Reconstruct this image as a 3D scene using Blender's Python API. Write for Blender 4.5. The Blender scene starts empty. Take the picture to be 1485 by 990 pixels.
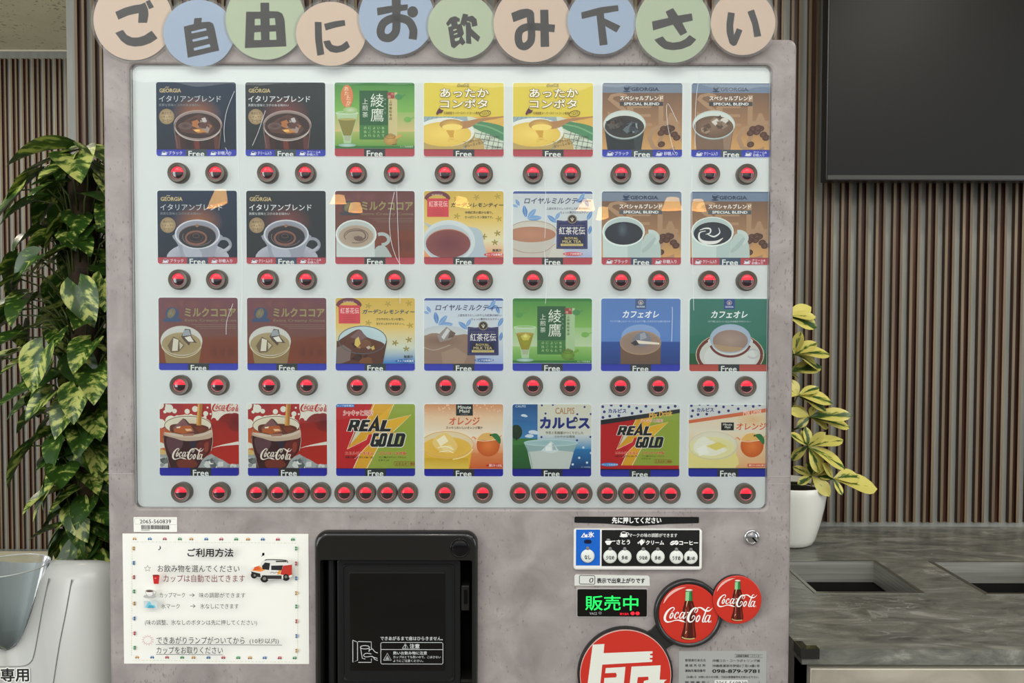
import bpy, bmesh, math, random
from mathutils import Vector, Matrix
from mathutils.geometry import tessellate_polygon
random.seed(7)
S = bpy.context.scene
COL = S.collection

# ---------------------------------------------------------------- camera, world, lights, exposure
FPX, CX, CY = 1100.0, 742.5, 495.0
PITCH, ROLL = math.radians(1.64), 0.0021
CAMPOS = Vector((0, -1.12, 1.41))
cam = bpy.data.cameras.new('camera'); camo = bpy.data.objects.new('camera', cam); COL.objects.link(camo)
cam.sensor_width = 36; cam.sensor_fit = 'HORIZONTAL'; cam.lens = FPX / 1485 * 36; cam.clip_start = 0.02
RM = Matrix.Rotation(math.pi / 2 - PITCH, 3, 'X') @ Matrix.Rotation(ROLL, 3, 'Z')
camo.location = CAMPOS; camo.rotation_euler = RM.to_euler()
S.camera = camo
S.view_settings.view_transform = 'Standard'; S.view_settings.look = 'None'
S.view_settings.gamma = 1; S.view_settings.use_curve_mapping = False
S.view_settings.exposure = 0.30

w = bpy.data.worlds.new('World'); S.world = w; w.use_nodes = True
w.node_tree.nodes['Background'].inputs[0].default_value = (0.90, 0.96, 1.0, 1)
w.node_tree.nodes['Background'].inputs[1].default_value = 0.34

def area(name, loc, rot, sx, sy, power, col=(1, 1, 1), shape='RECTANGLE'):
    l = bpy.data.lights.new(name, 'AREA'); l.shape = shape; l.size = sx
    if shape in ('RECTANGLE', 'ELLIPSE'): l.size_y = sy
    l.energy = power; l.color = col
    o = bpy.data.objects.new(name, l); COL.objects.link(o); o.location = loc; o.rotation_euler = rot
    return o
# daylight from the hall windows behind the camera, added fill panels, and the small ceiling lamps of the hall
area('window_daylight', (-0.6, -5.2, 2.95), (math.radians(90), 0, 0), 6.5, 3.4, 14, (0.95, 0.98, 1.0))
area('overhead_fill_light', (0.1, -2.7, 3.45), (math.radians(32), 0, 0), 6.0, 2.2, 62, (1.0, 0.985, 0.96))  # unseen panel added overhead, placed outside what the cover mirrors
area('side_fill_light', (-3.6, -2.6, 1.5), (math.radians(90), 0, math.radians(-52)), 2.6, 2.4, 62, (0.97, 0.99, 1.0))  # unseen side panel added to light the machine front evenly
area('side_fill_light', (4.1, -2.0, 1.5), (math.radians(90), 0, math.radians(60)), 2.4, 2.4, 34, (0.97, 0.99, 1.0))  # weaker added panel on the right, also unseen
for i, (lx, ly) in enumerate([(-1.3, -1.5), (-0.25, -1.5), (0.75, -1.5), (2.0, -1.3)]):
    area('ceiling_downlight', (lx, ly, 2.75), (0, 0, 0), 0.13, 0.13, 4.5, (1.0, 0.93, 0.82), 'DISK')
for lx in (-2.0, 1.2):  # unseen fill lamps added over the left recess and the counter
    area('kitchen_fill_light', (lx, 0.2 if lx > 0 else 1.3, 2.49), (0, 0, 0), 0.14, 0.14, 4.5 if lx > 0 else 6.5, (1.0, 0.9, 0.78), 'DISK')

def unproj(px, py, Y):
    d = RM @ Vector(((px - CX) / FPX, -(py - CY) / FPX, -1))
    return CAMPOS + d * ((Y - CAMPOS.y) / d.y)
def unproj_z(px, py, Z):
    d = RM @ Vector(((px - CX) / FPX, -(py - CY) / FPX, -1))
    return CAMPOS + d * ((Z - CAMPOS.z) / d.z)

# ---------------------------------------------------------------- colour + material helpers
def lin(c):
    return tuple(((v / 255) / 12.92 if v / 255 <= 0.04045 else ((v / 255 + 0.055) / 1.055) ** 2.4) for v in c[:3])
def mat(name, rgb, rough=0.5, metal=0.0, spec=0.5, emit=0.0, coat=0.0):
    m = bpy.data.materials.new(name); m.use_nodes = True
    b = m.node_tree.nodes['Principled BSDF']; c = lin(rgb) + (1,)
    b.inputs['Base Color'].default_value = c; b.inputs['Roughness'].default_value = rough
    b.inputs['Metallic'].default_value = metal; b.inputs['Specular IOR Level'].default_value = spec
    b.inputs['Coat Weight'].default_value = coat; b.inputs['Coat Roughness'].default_value = 0.05
    if emit: b.inputs['Emission Color'].default_value = c; b.inputs['Emission Strength'].default_value = emit
    return m
def nd(m, t, **k):
    n = m.node_tree.nodes.new(t)
    for a, v in k.items(): setattr(n, a, v)
    return n
def ramp(m, stops):
    r = nd(m, 'ShaderNodeValToRGB'); e = r.color_ramp.elements
    while len(e) < len(stops): e.new(0.5)
    for el, (p, c) in zip(e, stops): el.position = p; el.color = lin(c) + (1,)
    return r
def noisy(name, stops, scale=(8, 8, 8), nscale=1.0, detail=6, rough=0.5, bump=0.0, coord='Object', dist=0.0, metal=0, spec=0.5, nrough=0.55, perobj=False):
    m = mat(name, (128, 128, 128), rough, metal, spec); L = m.node_tree.links
    tc = nd(m, 'ShaderNodeTexCoord'); mp = nd(m, 'ShaderNodeMapping'); mp.inputs['Scale'].default_value = scale
    L.new(tc.outputs[coord], mp.inputs[0])
    if perobj:
        oi = nd(m, 'ShaderNodeObjectInfo'); ml = nd(m, 'ShaderNodeMath', operation='MULTIPLY'); ml.inputs[1].default_value = 37
        L.new(oi.outputs['Random'], ml.inputs[0]); L.new(ml.outputs[0], mp.inputs['Location'])
    nt = nd(m, 'ShaderNodeTexNoise'); nt.inputs['Scale'].default_value = nscale; nt.inputs['Detail'].default_value = detail
    nt.inputs['Roughness'].default_value = nrough; nt.inputs['Distortion'].default_value = dist
    L.new(mp.outputs[0], nt.inputs['Vector']); r = ramp(m, stops); L.new(nt.outputs['Fac'], r.inputs[0])
    b = m.node_tree.nodes['Principled BSDF']; L.new(r.outputs[0], b.inputs['Base Color'])
    if bump:
        bp = nd(m, 'ShaderNodeBump'); bp.inputs['Strength'].default_value = bump; bp.inputs['Distance'].default_value = 0.002
        L.new(nt.outputs['Fac'], bp.inputs['Height']); L.new(bp.outputs[0], b.inputs['Normal'])
    m['ramp'] = r.name
    return m
def printmat(name, emit=0.0, rough=0.45, spec=0.4):
    m = mat(name, (200, 200, 200), rough, 0, spec); L = m.node_tree.links
    a = nd(m, 'ShaderNodeAttribute', attribute_name='Col'); b = m.node_tree.nodes['Principled BSDF']
    L.new(a.outputs['Color'], b.inputs['Base Color'])
    if emit: L.new(a.outputs['Color'], b.inputs['Emission Color']); b.inputs['Emission Strength'].default_value = emit
    return m

# machine sheet: mauve grey concrete-look film
M_body = noisy('concrete_look_film', [(0.25, (131, 123, 120)), (0.5, (152, 144, 141)), (0.78, (172, 165, 161))], (1, 1, 1), 16, 9, 0.5, 0.08, 'Object', 0.6, spec=0.35, nrough=0.62)
def add_specks(m, scale, thr, col, amt=0.7):
    L = m.node_tree.links; b = m.node_tree.nodes['Principled BSDF']; src = b.inputs['Base Color'].links[0].from_socket
    tc = nd(m, 'ShaderNodeTexCoord'); mp = nd(m, 'ShaderNodeMapping'); mp.inputs['Scale'].default_value = (1, 1, 0.45)
    L.new(tc.outputs['Object'], mp.inputs[0])
    n = nd(m, 'ShaderNodeTexNoise'); n.inputs['Scale'].default_value = scale; n.inputs['Detail'].default_value = 3; L.new(mp.outputs[0], n.inputs['Vector'])
    n2 = nd(m, 'ShaderNodeTexNoise'); n2.inputs['Scale'].default_value = 7; n2.inputs['Detail'].default_value = 2; L.new(tc.outputs['Object'], n2.inputs['Vector'])
    ad = nd(m, 'ShaderNodeMath', operation='ADD'); L.new(n.outputs['Fac'], ad.inputs[0])
    m2 = nd(m, 'ShaderNodeMath', operation='MULTIPLY'); m2.inputs[1].default_value = 0.35; L.new(n2.outputs['Fac'], m2.inputs[0]); L.new(m2.outputs[0], ad.inputs[1])
    r = nd(m, 'ShaderNodeMapRange'); r.inputs['From Min'].default_value = thr; r.inputs['From Max'].default_value = thr + 0.05; r.inputs['To Max'].default_value = amt
    L.new(ad.outputs[0], r.inputs['Value'])
    mx = nd(m, 'ShaderNodeMix', data_type='RGBA'); mx.inputs[7].default_value = lin(col) + (1,)
    L.new(r.outputs[0], mx.inputs[0]); L.new(src, mx.inputs[6]); L.new(mx.outputs[2], b.inputs['Base Color'])
add_specks(M_body, 260, 0.80, (108, 99, 97), 0.55)
M_board = mat('backlit_white_board', (208, 211, 210), 0.5, emit=0.345)
M_cardedge = mat('card_edge_white', (225, 230, 230), 0.4, emit=0.25)
M_print = printmat('card_ink_backlit', 0.28)
M_paper = printmat('paper_ink', 0.0, 0.6, 0.25)
M_gloss = printmat('gloss_ink', 0.0, 0.18, 0.5)
M_led = printmat('lit_led_ink', 0.7)
M_ring = mat('button_ring_plastic', (86, 78, 68), 0.33)
M_lens = mat('button_lens_dark', (38, 24, 30), 0.06, spec=0.8, coat=1)
M_lred = mat('button_lamp_red', (250, 34, 54), 0.25, emit=0.45)
M_lpink = mat('button_rim_glow', (196, 120, 122), 0.2, emit=0.10)
M_blackgloss = mat('black_gloss_plastic', (27, 27, 25), 0.16, spec=0.5)
M_blackmatte = mat('black_satin_plastic', (24, 25, 25), 0.35, spec=0.3)
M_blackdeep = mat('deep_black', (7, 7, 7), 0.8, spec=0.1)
M_smoked = mat('smoked_window', (9, 9, 8), 0.04, spec=0.45)
M_chrome = mat('chrome', (215, 215, 215), 0.08, 1.0)
M_steel = noisy('brushed_steel', [(0.3, (170, 170, 162)), (0.7, (206, 206, 198))], (1, 1, 60), 4, 3, 0.4, 0, 'Object', metal=0.6)
M_steelrim = mat('satin_steel_rim', (150, 148, 138), 0.3, 0.9)
M_white = mat('white_plastic', (232, 232, 226), 0.35)
M_emblemframe = mat('dark_grey_frame', (38, 38, 37), 0.25, coat=0.2)
M_binbody = mat('pale_grey_plastic', (200, 201, 195), 0.3)
M_binhole = mat('grey_plastic_recess', (168, 171, 170), 0.45)
M_pot = mat('white_ceramic', (250, 250, 240), 0.22, coat=0.3)
M_soil = noisy('potting_soil', [(0.3, (30, 24, 18)), (0.7, (62, 52, 40))], (60, 60, 60), 1, 4, 0.9, 0.5)
M_wallgrey = noisy('wall_grey_panel', [(0.3, (138, 140, 133)), (0.7, (156, 157, 149))], (40, 40, 4), 1, 4, 0.6, 0.05)
M_slat = noisy('dark_stained_wood', [(0.25, (34, 20, 14)), (0.5, (66, 38, 26)), (0.68, (88, 58, 42)), (0.85, (104, 80, 60))], (55, 55, 1.6), 1.3, 6, 0.42, 0.15, 'Object', 0.4, perobj=True)
M_slatedge = noisy('slat_edge_band', [(0.25, (80, 65, 46)), (0.7, (134, 115, 86))], (50, 50, 2), 1.3, 5, 0.45, 0.1, 'Object', 0.3, perobj=True)
M_ceiling = noisy('rockwool_tile', [(0.3, (226, 220, 186)), (0.6, (236, 230, 198))], (9, 9, 9), 1, 4, 0.9, 0.1)
add_specks(M_ceiling, 60, 0.80, (120, 114, 86), 0.6)
M_cream = mat('cream_laminate', (226, 220, 192), 0.5)
M_floor = noisy('floor_tile', [(0.3, (92, 88, 80)), (0.7, (116, 110, 100))], (3, 3, 3), 1, 4, 0.35)
M_tv = mat('tv_screen', (13, 14, 12), 0.5, spec=0.24)
M_tvframe = mat('tv_frame_black', (16, 16, 15), 0.3)
M_guard = mat('corner_guard_black', (35, 35, 34), 0.12, coat=0.5)
M_door = noisy('beige_stone_laminate', [(0.3, (150, 144, 130)), (0.55, (176, 168, 152)), (0.8, (196, 190, 176))], (5, 5, 5), 1, 7, 0.4, 0, 'Object', 1.5)
M_carcass = mat('grey_panel', (128, 127, 120), 0.5)
M_lighttrim = mat('light_edge_trim', (226, 220, 200), 0.4)

# dark grey streaky stone worktop
M_stone = noisy('grey_veined_stone', [(0.34, (76, 77, 72)), (0.46, (102, 103, 96)), (0.56, (122, 122, 113)), (0.67, (158, 157, 147))], (2.0, 5.5, 4), 4.6, 13, 0.3, 0, 'Object', 0.9, nrough=0.72)
def add_veins(m, scale, rot, col, amt, w0=0.008):
    L = m.node_tree.links; b = m.node_tree.nodes['Principled BSDF']; src = b.inputs['Base Color'].links[0].from_socket
    tc = nd(m, 'ShaderNodeTexCoord'); mp = nd(m, 'ShaderNodeMapping'); mp.inputs['Scale'].default_value = scale; mp.inputs['Rotation'].default_value = (0, 0, rot)
    L.new(tc.outputs['Object'], mp.inputs[0])
    n = nd(m, 'ShaderNodeTexNoise'); n.inputs['Scale'].default_value = 1; n.inputs['Detail'].default_value = 7; n.inputs['Distortion'].default_value = 1.2
    L.new(mp.outputs[0], n.inputs['Vector'])
    s = nd(m, 'ShaderNodeMath', operation='SUBTRACT'); s.inputs[1].default_value = 0.5; L.new(n.outputs['Fac'], s.inputs[0])
    a = nd(m, 'ShaderNodeMath', operation='ABSOLUTE'); L.new(s.outputs[0], a.inputs[0])
    r = nd(m, 'ShaderNodeMapRange'); r.inputs['From Min'].default_value = 0; r.inputs['From Max'].default_value = w0; r.inputs['To Min'].default_value = amt; r.inputs['To Max'].default_value = 0
    L.new(a.outputs[0], r.inputs['Value'])
    n2 = nd(m, 'ShaderNodeTexNoise'); n2.inputs['Scale'].default_value = 9; L.new(tc.outputs['Object'], n2.inputs['Vector'])
    r2 = nd(m, 'ShaderNodeMapRange'); r2.inputs['From Min'].default_value = 0.5; r2.inputs['From Max'].default_value = 0.62; L.new(n2.outputs['Fac'], r2.inputs['Value'])
    ml = nd(m, 'ShaderNodeMath', operation='MULTIPLY'); L.new(r.outputs[0], ml.inputs[0]); L.new(r2.outputs[0], ml.inputs[1])
    mx = nd(m, 'ShaderNodeMix', data_type='RGBA'); mx.inputs[7].default_value = lin(col) + (1,)
    L.new(ml.outputs[0], mx.inputs[0]); L.new(src, mx.inputs[6]); L.new(mx.outputs[2], b.inputs['Base Color'])
add_veins(M_stone, (1.6, 7, 3), 0.25, (168, 168, 160), 0.55)
add_veins(M_stone, (4.5, 16, 8), 0.35, (196, 196, 188), 0.5)

def glassmat(name, ior=1.45, tint=(255, 255, 255), rough=0.0, wav=0.0, wscale=6):
    m = bpy.data.materials.new(name); m.use_nodes = True; N = m.node_tree.nodes; L = m.node_tree.links
    for n in list(N): N.remove(n)
    o = N.new('ShaderNodeOutputMaterial'); mx = N.new('ShaderNodeMixShader'); t = N.new('ShaderNodeBsdfTransparent'); g = N.new('ShaderNodeBsdfGlossy')
    f = N.new('ShaderNodeFresnel'); f.inputs[0].default_value = ior; t.inputs[0].default_value = lin(tint) + (1,); g.inputs['Roughness'].default_value = rough
    L.new(f.outputs[0], mx.inputs[0]); L.new(t.outputs[0], mx.inputs[1]); L.new(g.outputs[0], mx.inputs[2]); L.new(mx.outputs[0], o.inputs[0])
    if wav:
        tc = N.new('ShaderNodeTexCoord'); n = N.new('ShaderNodeTexNoise'); n.inputs['Scale'].default_value = wscale; n.inputs['Detail'].default_value = 1
        b = N.new('ShaderNodeBump'); b.inputs['Strength'].default_value = 1; b.inputs['Distance'].default_value = wav
        L.new(tc.outputs['Object'], n.inputs['Vector']); L.new(n.outputs['Fac'], b.inputs['Height']); L.new(b.outputs[0], g.inputs['Normal'])
    return m
M_glass = glassmat('clear_acrylic', 1.42, (253, 255, 254), 0.0, 0.0007, 9)
M_film = glassmat('laminate_film', 1.38, (250, 250, 249), 0.03, 0.00012, 22)
M_clearcup = glassmat('clear_plastic', 1.22, (238, 242, 242), 0.08)

# leaves: u across, v along from attribute
def leafmat(name, base, varieg, mid, thr, margin=False):
    m = mat(name, (90, 120, 50), 0.33, spec=0.5); L = m.node_tree.links; b = m.node_tree.nodes['Principled BSDF']
    a = nd(m, 'ShaderNodeAttribute', attribute_name='Col'); oi = nd(m, 'ShaderNodeObjectInfo')
    sp = nd(m, 'ShaderNodeSeparateColor'); L.new(a.outputs['Color'], sp.inputs[0])
    cb = nd(m, 'ShaderNodeCombineXYZ'); ml = nd(m, 'ShaderNodeMath', operation='MULTIPLY'); ml.inputs[1].default_value = 50
    L.new(oi.outputs['Random'], ml.inputs[0]); L.new(ml.outputs[0], cb.inputs[2])
    # streaks run from the midrib obliquely towards the tip
    ab = nd(m, 'ShaderNodeMath', operation='SUBTRACT'); ab.inputs[1].default_value = 0.5; L.new(sp.outputs[0], ab.inputs[0])
    aa = nd(m, 'ShaderNodeMath', operation='ABSOLUTE'); L.new(ab.outputs[0], aa.inputs[0])
    m1 = nd(m, 'ShaderNodeMath', operation='MULTIPLY_ADD'); m1.inputs[1].default_value = -0.9; L.new(aa.outputs[0], m1.inputs[0]); L.new(sp.outputs[1], m1.inputs[2])
    m2 = nd(m, 'ShaderNodeMath', operation='MULTIPLY'); m2.inputs[1].default_value = 5.5 if not margin else 3; L.new(m1.outputs[0], m2.inputs[0]); L.new(m2.outputs[0], cb.inputs[0])
    m3 = nd(m, 'ShaderNodeMath', operation='MULTIPLY'); m3.inputs[1].default_value = 3.6; L.new(ab.outputs[0], m3.inputs[0]); L.new(m3.outputs[0], cb.inputs[1])
    n = nd(m, 'ShaderNodeTexNoise'); n.inputs['Scale'].default_value = 1; n.inputs['Detail'].default_value = 4; n.inputs['Roughness'].default_value = 0.6
    L.new(cb.outputs[0], n.inputs['Vector'])
    if margin:
        # green heart, yellow margin
        s1 = nd(m, 'ShaderNodeMath', operation='MULTIPLY_ADD'); s1.inputs[1].default_value = 1.15; L.new(aa.outputs[0], s1.inputs[0]); L.new(n.outputs['Fac'], s1.inputs[2]); fac = s1.outputs[0]
        vr = nd(m, 'ShaderNodeMath', operation='MULTIPLY_ADD'); vr.inputs[1].default_value = 0.34; L.new(oi.outputs['Random'], vr.inputs[0]); L.new(fac, vr.inputs[2]); fac = vr.outputs[0]
    else:
        vr = nd(m, 'ShaderNodeMath', operation='MULTIPLY_ADD'); vr.inputs[1].default_value = 0.16; L.new(oi.outputs['Random'], vr.inputs[0]); L.new(n.outputs['Fac'], vr.inputs[2]); fac = vr.outputs[0]
    r = ramp(m, [(thr - 0.09, base), (thr - 0.03, mid), (thr + 0.05, varieg)]); L.new(fac, r.inputs[0])
    L.new(r.outputs[0], b.inputs['Base Color'])
    bp = nd(m, 'ShaderNodeBump'); bp.inputs['Strength'].default_value = 0.25; bp.inputs['Distance'].default_value = 0.002
    L.new(m2.outputs[0], n.inputs['W']) if 'W' in n.inputs and n.noise_dimensions == '4D' else None
    L.new(n.outputs['Fac'], bp.inputs['Height']); L.new(bp.outputs[0], b.inputs['Normal'])
    b.inputs['Transmission Weight'].default_value = 0.0
    return m
M_pothos = leafmat('pothos_leaf', (44, 74, 24), (186, 192, 104), (88, 118, 44), 0.655)
M_scheff = leafmat('yellow_margin_leaf', (58, 88, 40), (214, 204, 108), (140, 150, 66), 0.76, True)
M_stem = mat('green_stem', (78, 92, 44), 0.5)
M_bark = noisy('moss_pole_fibre', [(0.3, (40, 32, 22)), (0.7, (78, 62, 42))], (30, 30, 30), 1, 5, 0.9, 0.6)

# ---------------------------------------------------------------- object helpers
def emp(name, loc, label, cat, group=None, parent=None):
    o = bpy.data.objects.new(name, None); o.empty_display_size = 0.05; COL.objects.link(o); o.location = loc
    o['label'] = label; o['category'] = cat
    if group: o['group'] = group
    return o
def put(name, me, m, parent=None, loc=None):
    """link a mesh (built in world coordinates, or local if loc given)"""
    if m is not None:
        me.materials.clear()
        for x in (m if isinstance(m, (list, tuple)) else [m]): me.materials.append(x)
    o = bpy.data.objects.new(name, me); COL.objects.link(o)
    if loc is not None: o.location = loc
    if parent is not None:
        o.parent = parent
        if loc is None: o.location = -wl(parent)
        else: o.location = Vector(loc) - wl(parent)
    return o
def wl(o):
    v = Vector((0, 0, 0))
    while o is not None: v += Vector(o.location); o = o.parent
    return v
def top(o, label, cat, group=None):
    o['label'] = label; o['category'] = cat
    if group: o['group'] = group
    return o
def recenter(o):
    """move a top-level mesh's origin to the centre of its base"""
    me = o.data; n = len(me.vertices)
    xs = [v.co.x for v in me.vertices]; ys = [v.co.y for v in me.vertices]; zs = [v.co.z for v in me.vertices]
    c = Vector(((min(xs) + max(xs)) / 2, (min(ys) + max(ys)) / 2, min(zs)))
    for v in me.vertices: v.co -= c
    o.location = Vector(o.location) + c
    return o
class MB:
    def __init__(s): s.v = []; s.f = []; s.mi = []; s.cur = 0; s.sm = []; s.smooth = False
    def add(s, vs, fs):
        b = len(s.v); s.v += [tuple(v) for v in vs]
        for f in fs: s.f.append([b + i for i in f]); s.mi.append(s.cur); s.sm.append(s.smooth)
    def box(s, x0, x1, y0, y1, z0, z1):
        vs = [(x, y, z) for x in (x0, x1) for y in (y0, y1) for z in (z0, z1)]
        s.add(vs, [(0, 1, 3, 2), (4, 6, 7, 5), (0, 4, 5, 1), (2, 3, 7, 6), (0, 2, 6, 4), (1, 5, 7, 3)])
    def loft(s, loops, cap0=False, cap1=False, closed=True):
        n = len(loops[0]); vs = [p for l in loops for p in l]; fs = []
        for i in range(len(loops) - 1):
            for j in range(n if closed else n - 1):
                a, b = i * n + j, i * n + (j + 1) % n; fs.append((a, b, b + n, a + n))
        if cap0: fs.append(tuple(range(n))[::-1])
        if cap1: fs.append(tuple(range((len(loops) - 1) * n, len(loops) * n)))
        s.add(vs, fs)
    def tube(s, pts, r, n=6, cap=True):
        pts = [Vector(p) for p in pts]; loops = []
        for i, p in enumerate(pts):
            d = (pts[min(i + 1, len(pts) - 1)] - pts[max(i - 1, 0)]).normalized()
            u = d.cross(Vector((0, 0, 1)) if abs(d.z) < 0.9 else Vector((1, 0, 0))).normalized(); v = d.cross(u)
            rr = r[i] if isinstance(r, (list, tuple)) else r
            loops.append([p + (u * math.cos(a) + v * math.sin(a)) * rr for a in [2 * math.pi * k / n for k in range(n)]])
        s.loft(loops, cap, cap)
    def lathe_z(s, cx, cy, prof, n=32, cap0=False, cap1=False):
        s.loft([[(cx + r * math.cos(2 * math.pi * k / n), cy + r * math.sin(2 * math.pi * k / n), z) for k in range(n)] for r, z in prof], cap0, cap1)
    def lathe_y(s, cx, cz, prof, n=28, cap0=False, cap1=False):
        """prof of (r, y)"""
        s.loft([[(cx + r * math.cos(2 * math.pi * k / n), y, cz + r * math.sin(2 * math.pi * k / n)) for k in range(n)] for r, y in prof], cap0, cap1)
    def plate(s, outer, holes, y):
        """flat face at y between outline and holes, given as lists of (x, z)"""
        polys = [[Vector((a, b, 0)) for a, b in l] for l in [outer] + holes]
        tr = tessellate_polygon(polys); fl = [p for l in polys for p in l]
        s.add([(p.x, y, p.y) for p in fl], [tuple(t) for t in tr])
    def mesh(s, name, fix=True):
        me = bpy.data.meshes.new(name); me.from_pydata(s.v, [], s.f)
        me.polygons.foreach_set('material_index', s.mi); me.polygons.foreach_set('use_smooth', s.sm)
        if fix:
            b = bmesh.new(); b.from_mesh(me); bmesh.ops.remove_doubles(b, verts=b.verts, dist=1e-5); bmesh.ops.recalc_face_normals(b, faces=b.faces); b.to_mesh(me); b.free()
        me.update(); return me
def rr(x0, x1, z0, z1, r, n=6):
    o = []
    for (cx, cz, a0) in ((x1 - r, z0 + r, -90), (x1 - r, z1 - r, 0), (x0 + r, z1 - r, 90), (x0 + r, z0 + r, 180)):
        for k in range(n + 1):
            a = math.radians(a0 + 90 * k / n); o.append((cx + r * math.cos(a), cz + r * math.sin(a)))
    return o
def at(l, y): return [(x, y, z) for x, z in l]
def rbox(mb, x0, x1, z0, z1, yf, yb, r=0.004, bev=0.0015, n=5):
    """slab facing -y with rounded corners and a softened front edge"""
    mb.loft([at(rr(x0, x1, z0, z1, r, n), yb), at(rr(x0, x1, z0, z1, r, n), yf + bev),
             at(rr(x0 + bev * .3, x1 - bev * .3, z0 + bev * .3, z1 - bev * .3, r, n), yf + bev * .3),
             at(rr(x0 + bev, x1 - bev, z0 + bev, z1 - bev, max(r - bev, 0.0005), n), yf)], True, True)

# ---------------------------------------------------------------- flat print (ink layers, one mesh with per-face colour)
TXT = {}
def glyphs(s, bold):
    bold = 0; k = (s, 0)
    if k not in TXT:
        c = bpy.data.curves.new('t', 'FONT'); c.body = s; c.resolution_u = 2; c.offset = bold; c.space_line = 1.0
        o = bpy.data.objects.new('t', c); COL.objects.link(o); dg = bpy.context.evaluated_depsgraph_get()
        me = bpy.data.meshes.new_from_object(o.evaluated_get(dg)); me.calc_loop_triangles()
        vs = [(v.co.x, v.co.y) for v in me.vertices]; ts = [tuple(t.vertices) for t in me.loop_triangles]
        bpy.data.objects.remove(o); bpy.data.curves.remove(c); bpy.data.meshes.remove(me)
        TXT[k] = (vs, ts)
    return TXT[k]
def crom(pts, n=4, closed=False):
    out = []; N = len(pts); rng = range(N if closed else N - 1)
    g = (lambda i: pts[i % N]) if closed else (lambda i: pts[max(0, min(N - 1, i))])
    for i in rng:
        p0, p1, p2, p3 = g(i - 1), g(i), g(i + 1), g(i + 2)
        for k in range(n):
            t = k / n
            out.append(tuple(0.5 * (2 * b + (c - a) * t + (2 * a - 5 * b + 4 * c - d) * t * t + (3 * b - a - 3 * c + d) * t ** 3) for a, b, c, d in zip(p0, p1, p2, p3)))
    if not closed: out.append(tuple(pts[-1]))
    return out
class Print:
    """box = art box in reading units (x right, y down); world = (X0, Ztop, X1, Zbottom); y = plane; clips to a rounded box"""
    DZ = 0.000013
    def __init__(s, box, world, y, rad=None, circ=None):
        s.b = box; s.y = y; X0, Z0, X1, Z1 = world
        s.sx = (X1 - X0) / (box[2] - box[0]); s.sz = (Z1 - Z0) / (box[3] - box[1]); s.X0 = X0; s.Z0 = Z0
        s.layer = 0; s.V = []; s.F = []; s.C = []
        x0, y0, x1, y1 = box; s.hp = [(1, 0, -x0), (-1, 0, x1), (0, 1, -y0), (0, -1, y1)]
        if rad:
            for (cx, cy, qx, qy) in ((x0 + rad, y0 + rad, -1, -1), (x1 - rad, y0 + rad, 1, -1), (x0 + rad, y1 - rad, -1, 1), (x1 - rad, y1 - rad, 1, 1)):
                for a in (22.5, 45, 67.5):
                    nx, ny = qx * math.cos(math.radians(a)), qy * math.sin(math.radians(a)); s.hp.append((-nx, -ny, nx * cx + ny * cy + rad))
        if circ:
            cx, cy, r = circ
            for k in range(40):
                a = 2 * math.pi * k / 40; nx, ny = math.cos(a), math.sin(a); s.hp.append((-nx, -ny, nx * cx + ny * cy + r))
    def _emit(s, tri):
        """tri: list of (x, y, col)"""
        p = tri
        for (a, b, c) in s.hp:
            d = [a * q[0] + b * q[1] + c for q in p]
            if min(d) >= -1e-6: continue
            o = []
            for i in range(len(p)):
                j = (i + 1) % len(p)
                if d[i] >= 0: o.append(p[i])
                if (d[i] >= 0) != (d[j] >= 0):
                    t = d[i] / (d[i] - d[j]); P, Q = p[i], p[j]
                    o.append((P[0] + (Q[0] - P[0]) * t, P[1] + (Q[1] - P[1]) * t, tuple(u + (v - u) * t for u, v in zip(P[2], Q[2]))))
            p = o
            if len(p) < 3: return
        b0 = len(s.V); yy = s.y - s.layer * s.DZ
        for q in p: s.V.append((s.X0 + (q[0] - s.b[0]) * s.sx, yy, s.Z0 + (q[1] - s.b[1]) * s.sz)); s.C.append(q[2])
        s.F.append(tuple(range(b0, b0 + len(p))))
    def poly(s, pts, c, new=True):
        c = lin(c); s.layer += new
        for t in tessellate_polygon([[Vector((p[0], p[1], 0)) for p in pts]]):
            s._emit([(pts[i][0], pts[i][1], c) for i in t])
    def sm(s, pts, c, n=4): s.poly(crom(pts, n, True)[:], c)
    def rect(s, x0, y0, x1, y1, c, c2=None, horiz=False):
        a = lin(c); b = lin(c2) if c2 else a; s.layer += 1
        cc = [a, b, b, a] if horiz else [a, a, b, b]; q = [(x0, y0), (x1, y0), (x1, y1), (x0, y1)]
        s._emit([(q[i][0], q[i][1], cc[i]) for i in range(4)])
    def ell(s, cx, cy, rx, ry, c, c2=None, rot=0, n=28):
        """c at the centre, c2 at the rim"""
        a = lin(c); b = lin(c2) if c2 else a; s.layer += 1; ca, sa = math.cos(math.radians(rot)), math.sin(math.radians(rot))
        P = [(cx + rx * math.cos(t) * ca - ry * math.sin(t) * sa, cy + rx * math.cos(t) * sa + ry * math.sin(t) * ca, b) for t in [2 * math.pi * k / n for k in range(n)]]
        if c2 is None: s._emit(P) if n <= 40 else None
        else:
            for k in range(n): s._emit([(cx, cy, a), P[k], P[(k + 1) % n]])
    def glow(s, cx, cy, rx, ry, c, bgc, rot=0): s.ell(cx, cy, rx, ry, c, bgc, rot)
    def ring(s, cx, cy, rx, ry, w, c, a0=0, a1=360, n=30, rot=0):
        ca, sa = math.cos(math.radians(rot)), math.sin(math.radians(rot)); P = []
        for k in range(n + 1):
            t = math.radians(a0 + (a1 - a0) * k / n); x, y = rx * math.cos(t), ry * math.sin(t); P.append((cx + x * ca - y * sa, cy + x * sa + y * ca))
        s.stroke(P, w, c, smooth=0)
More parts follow.
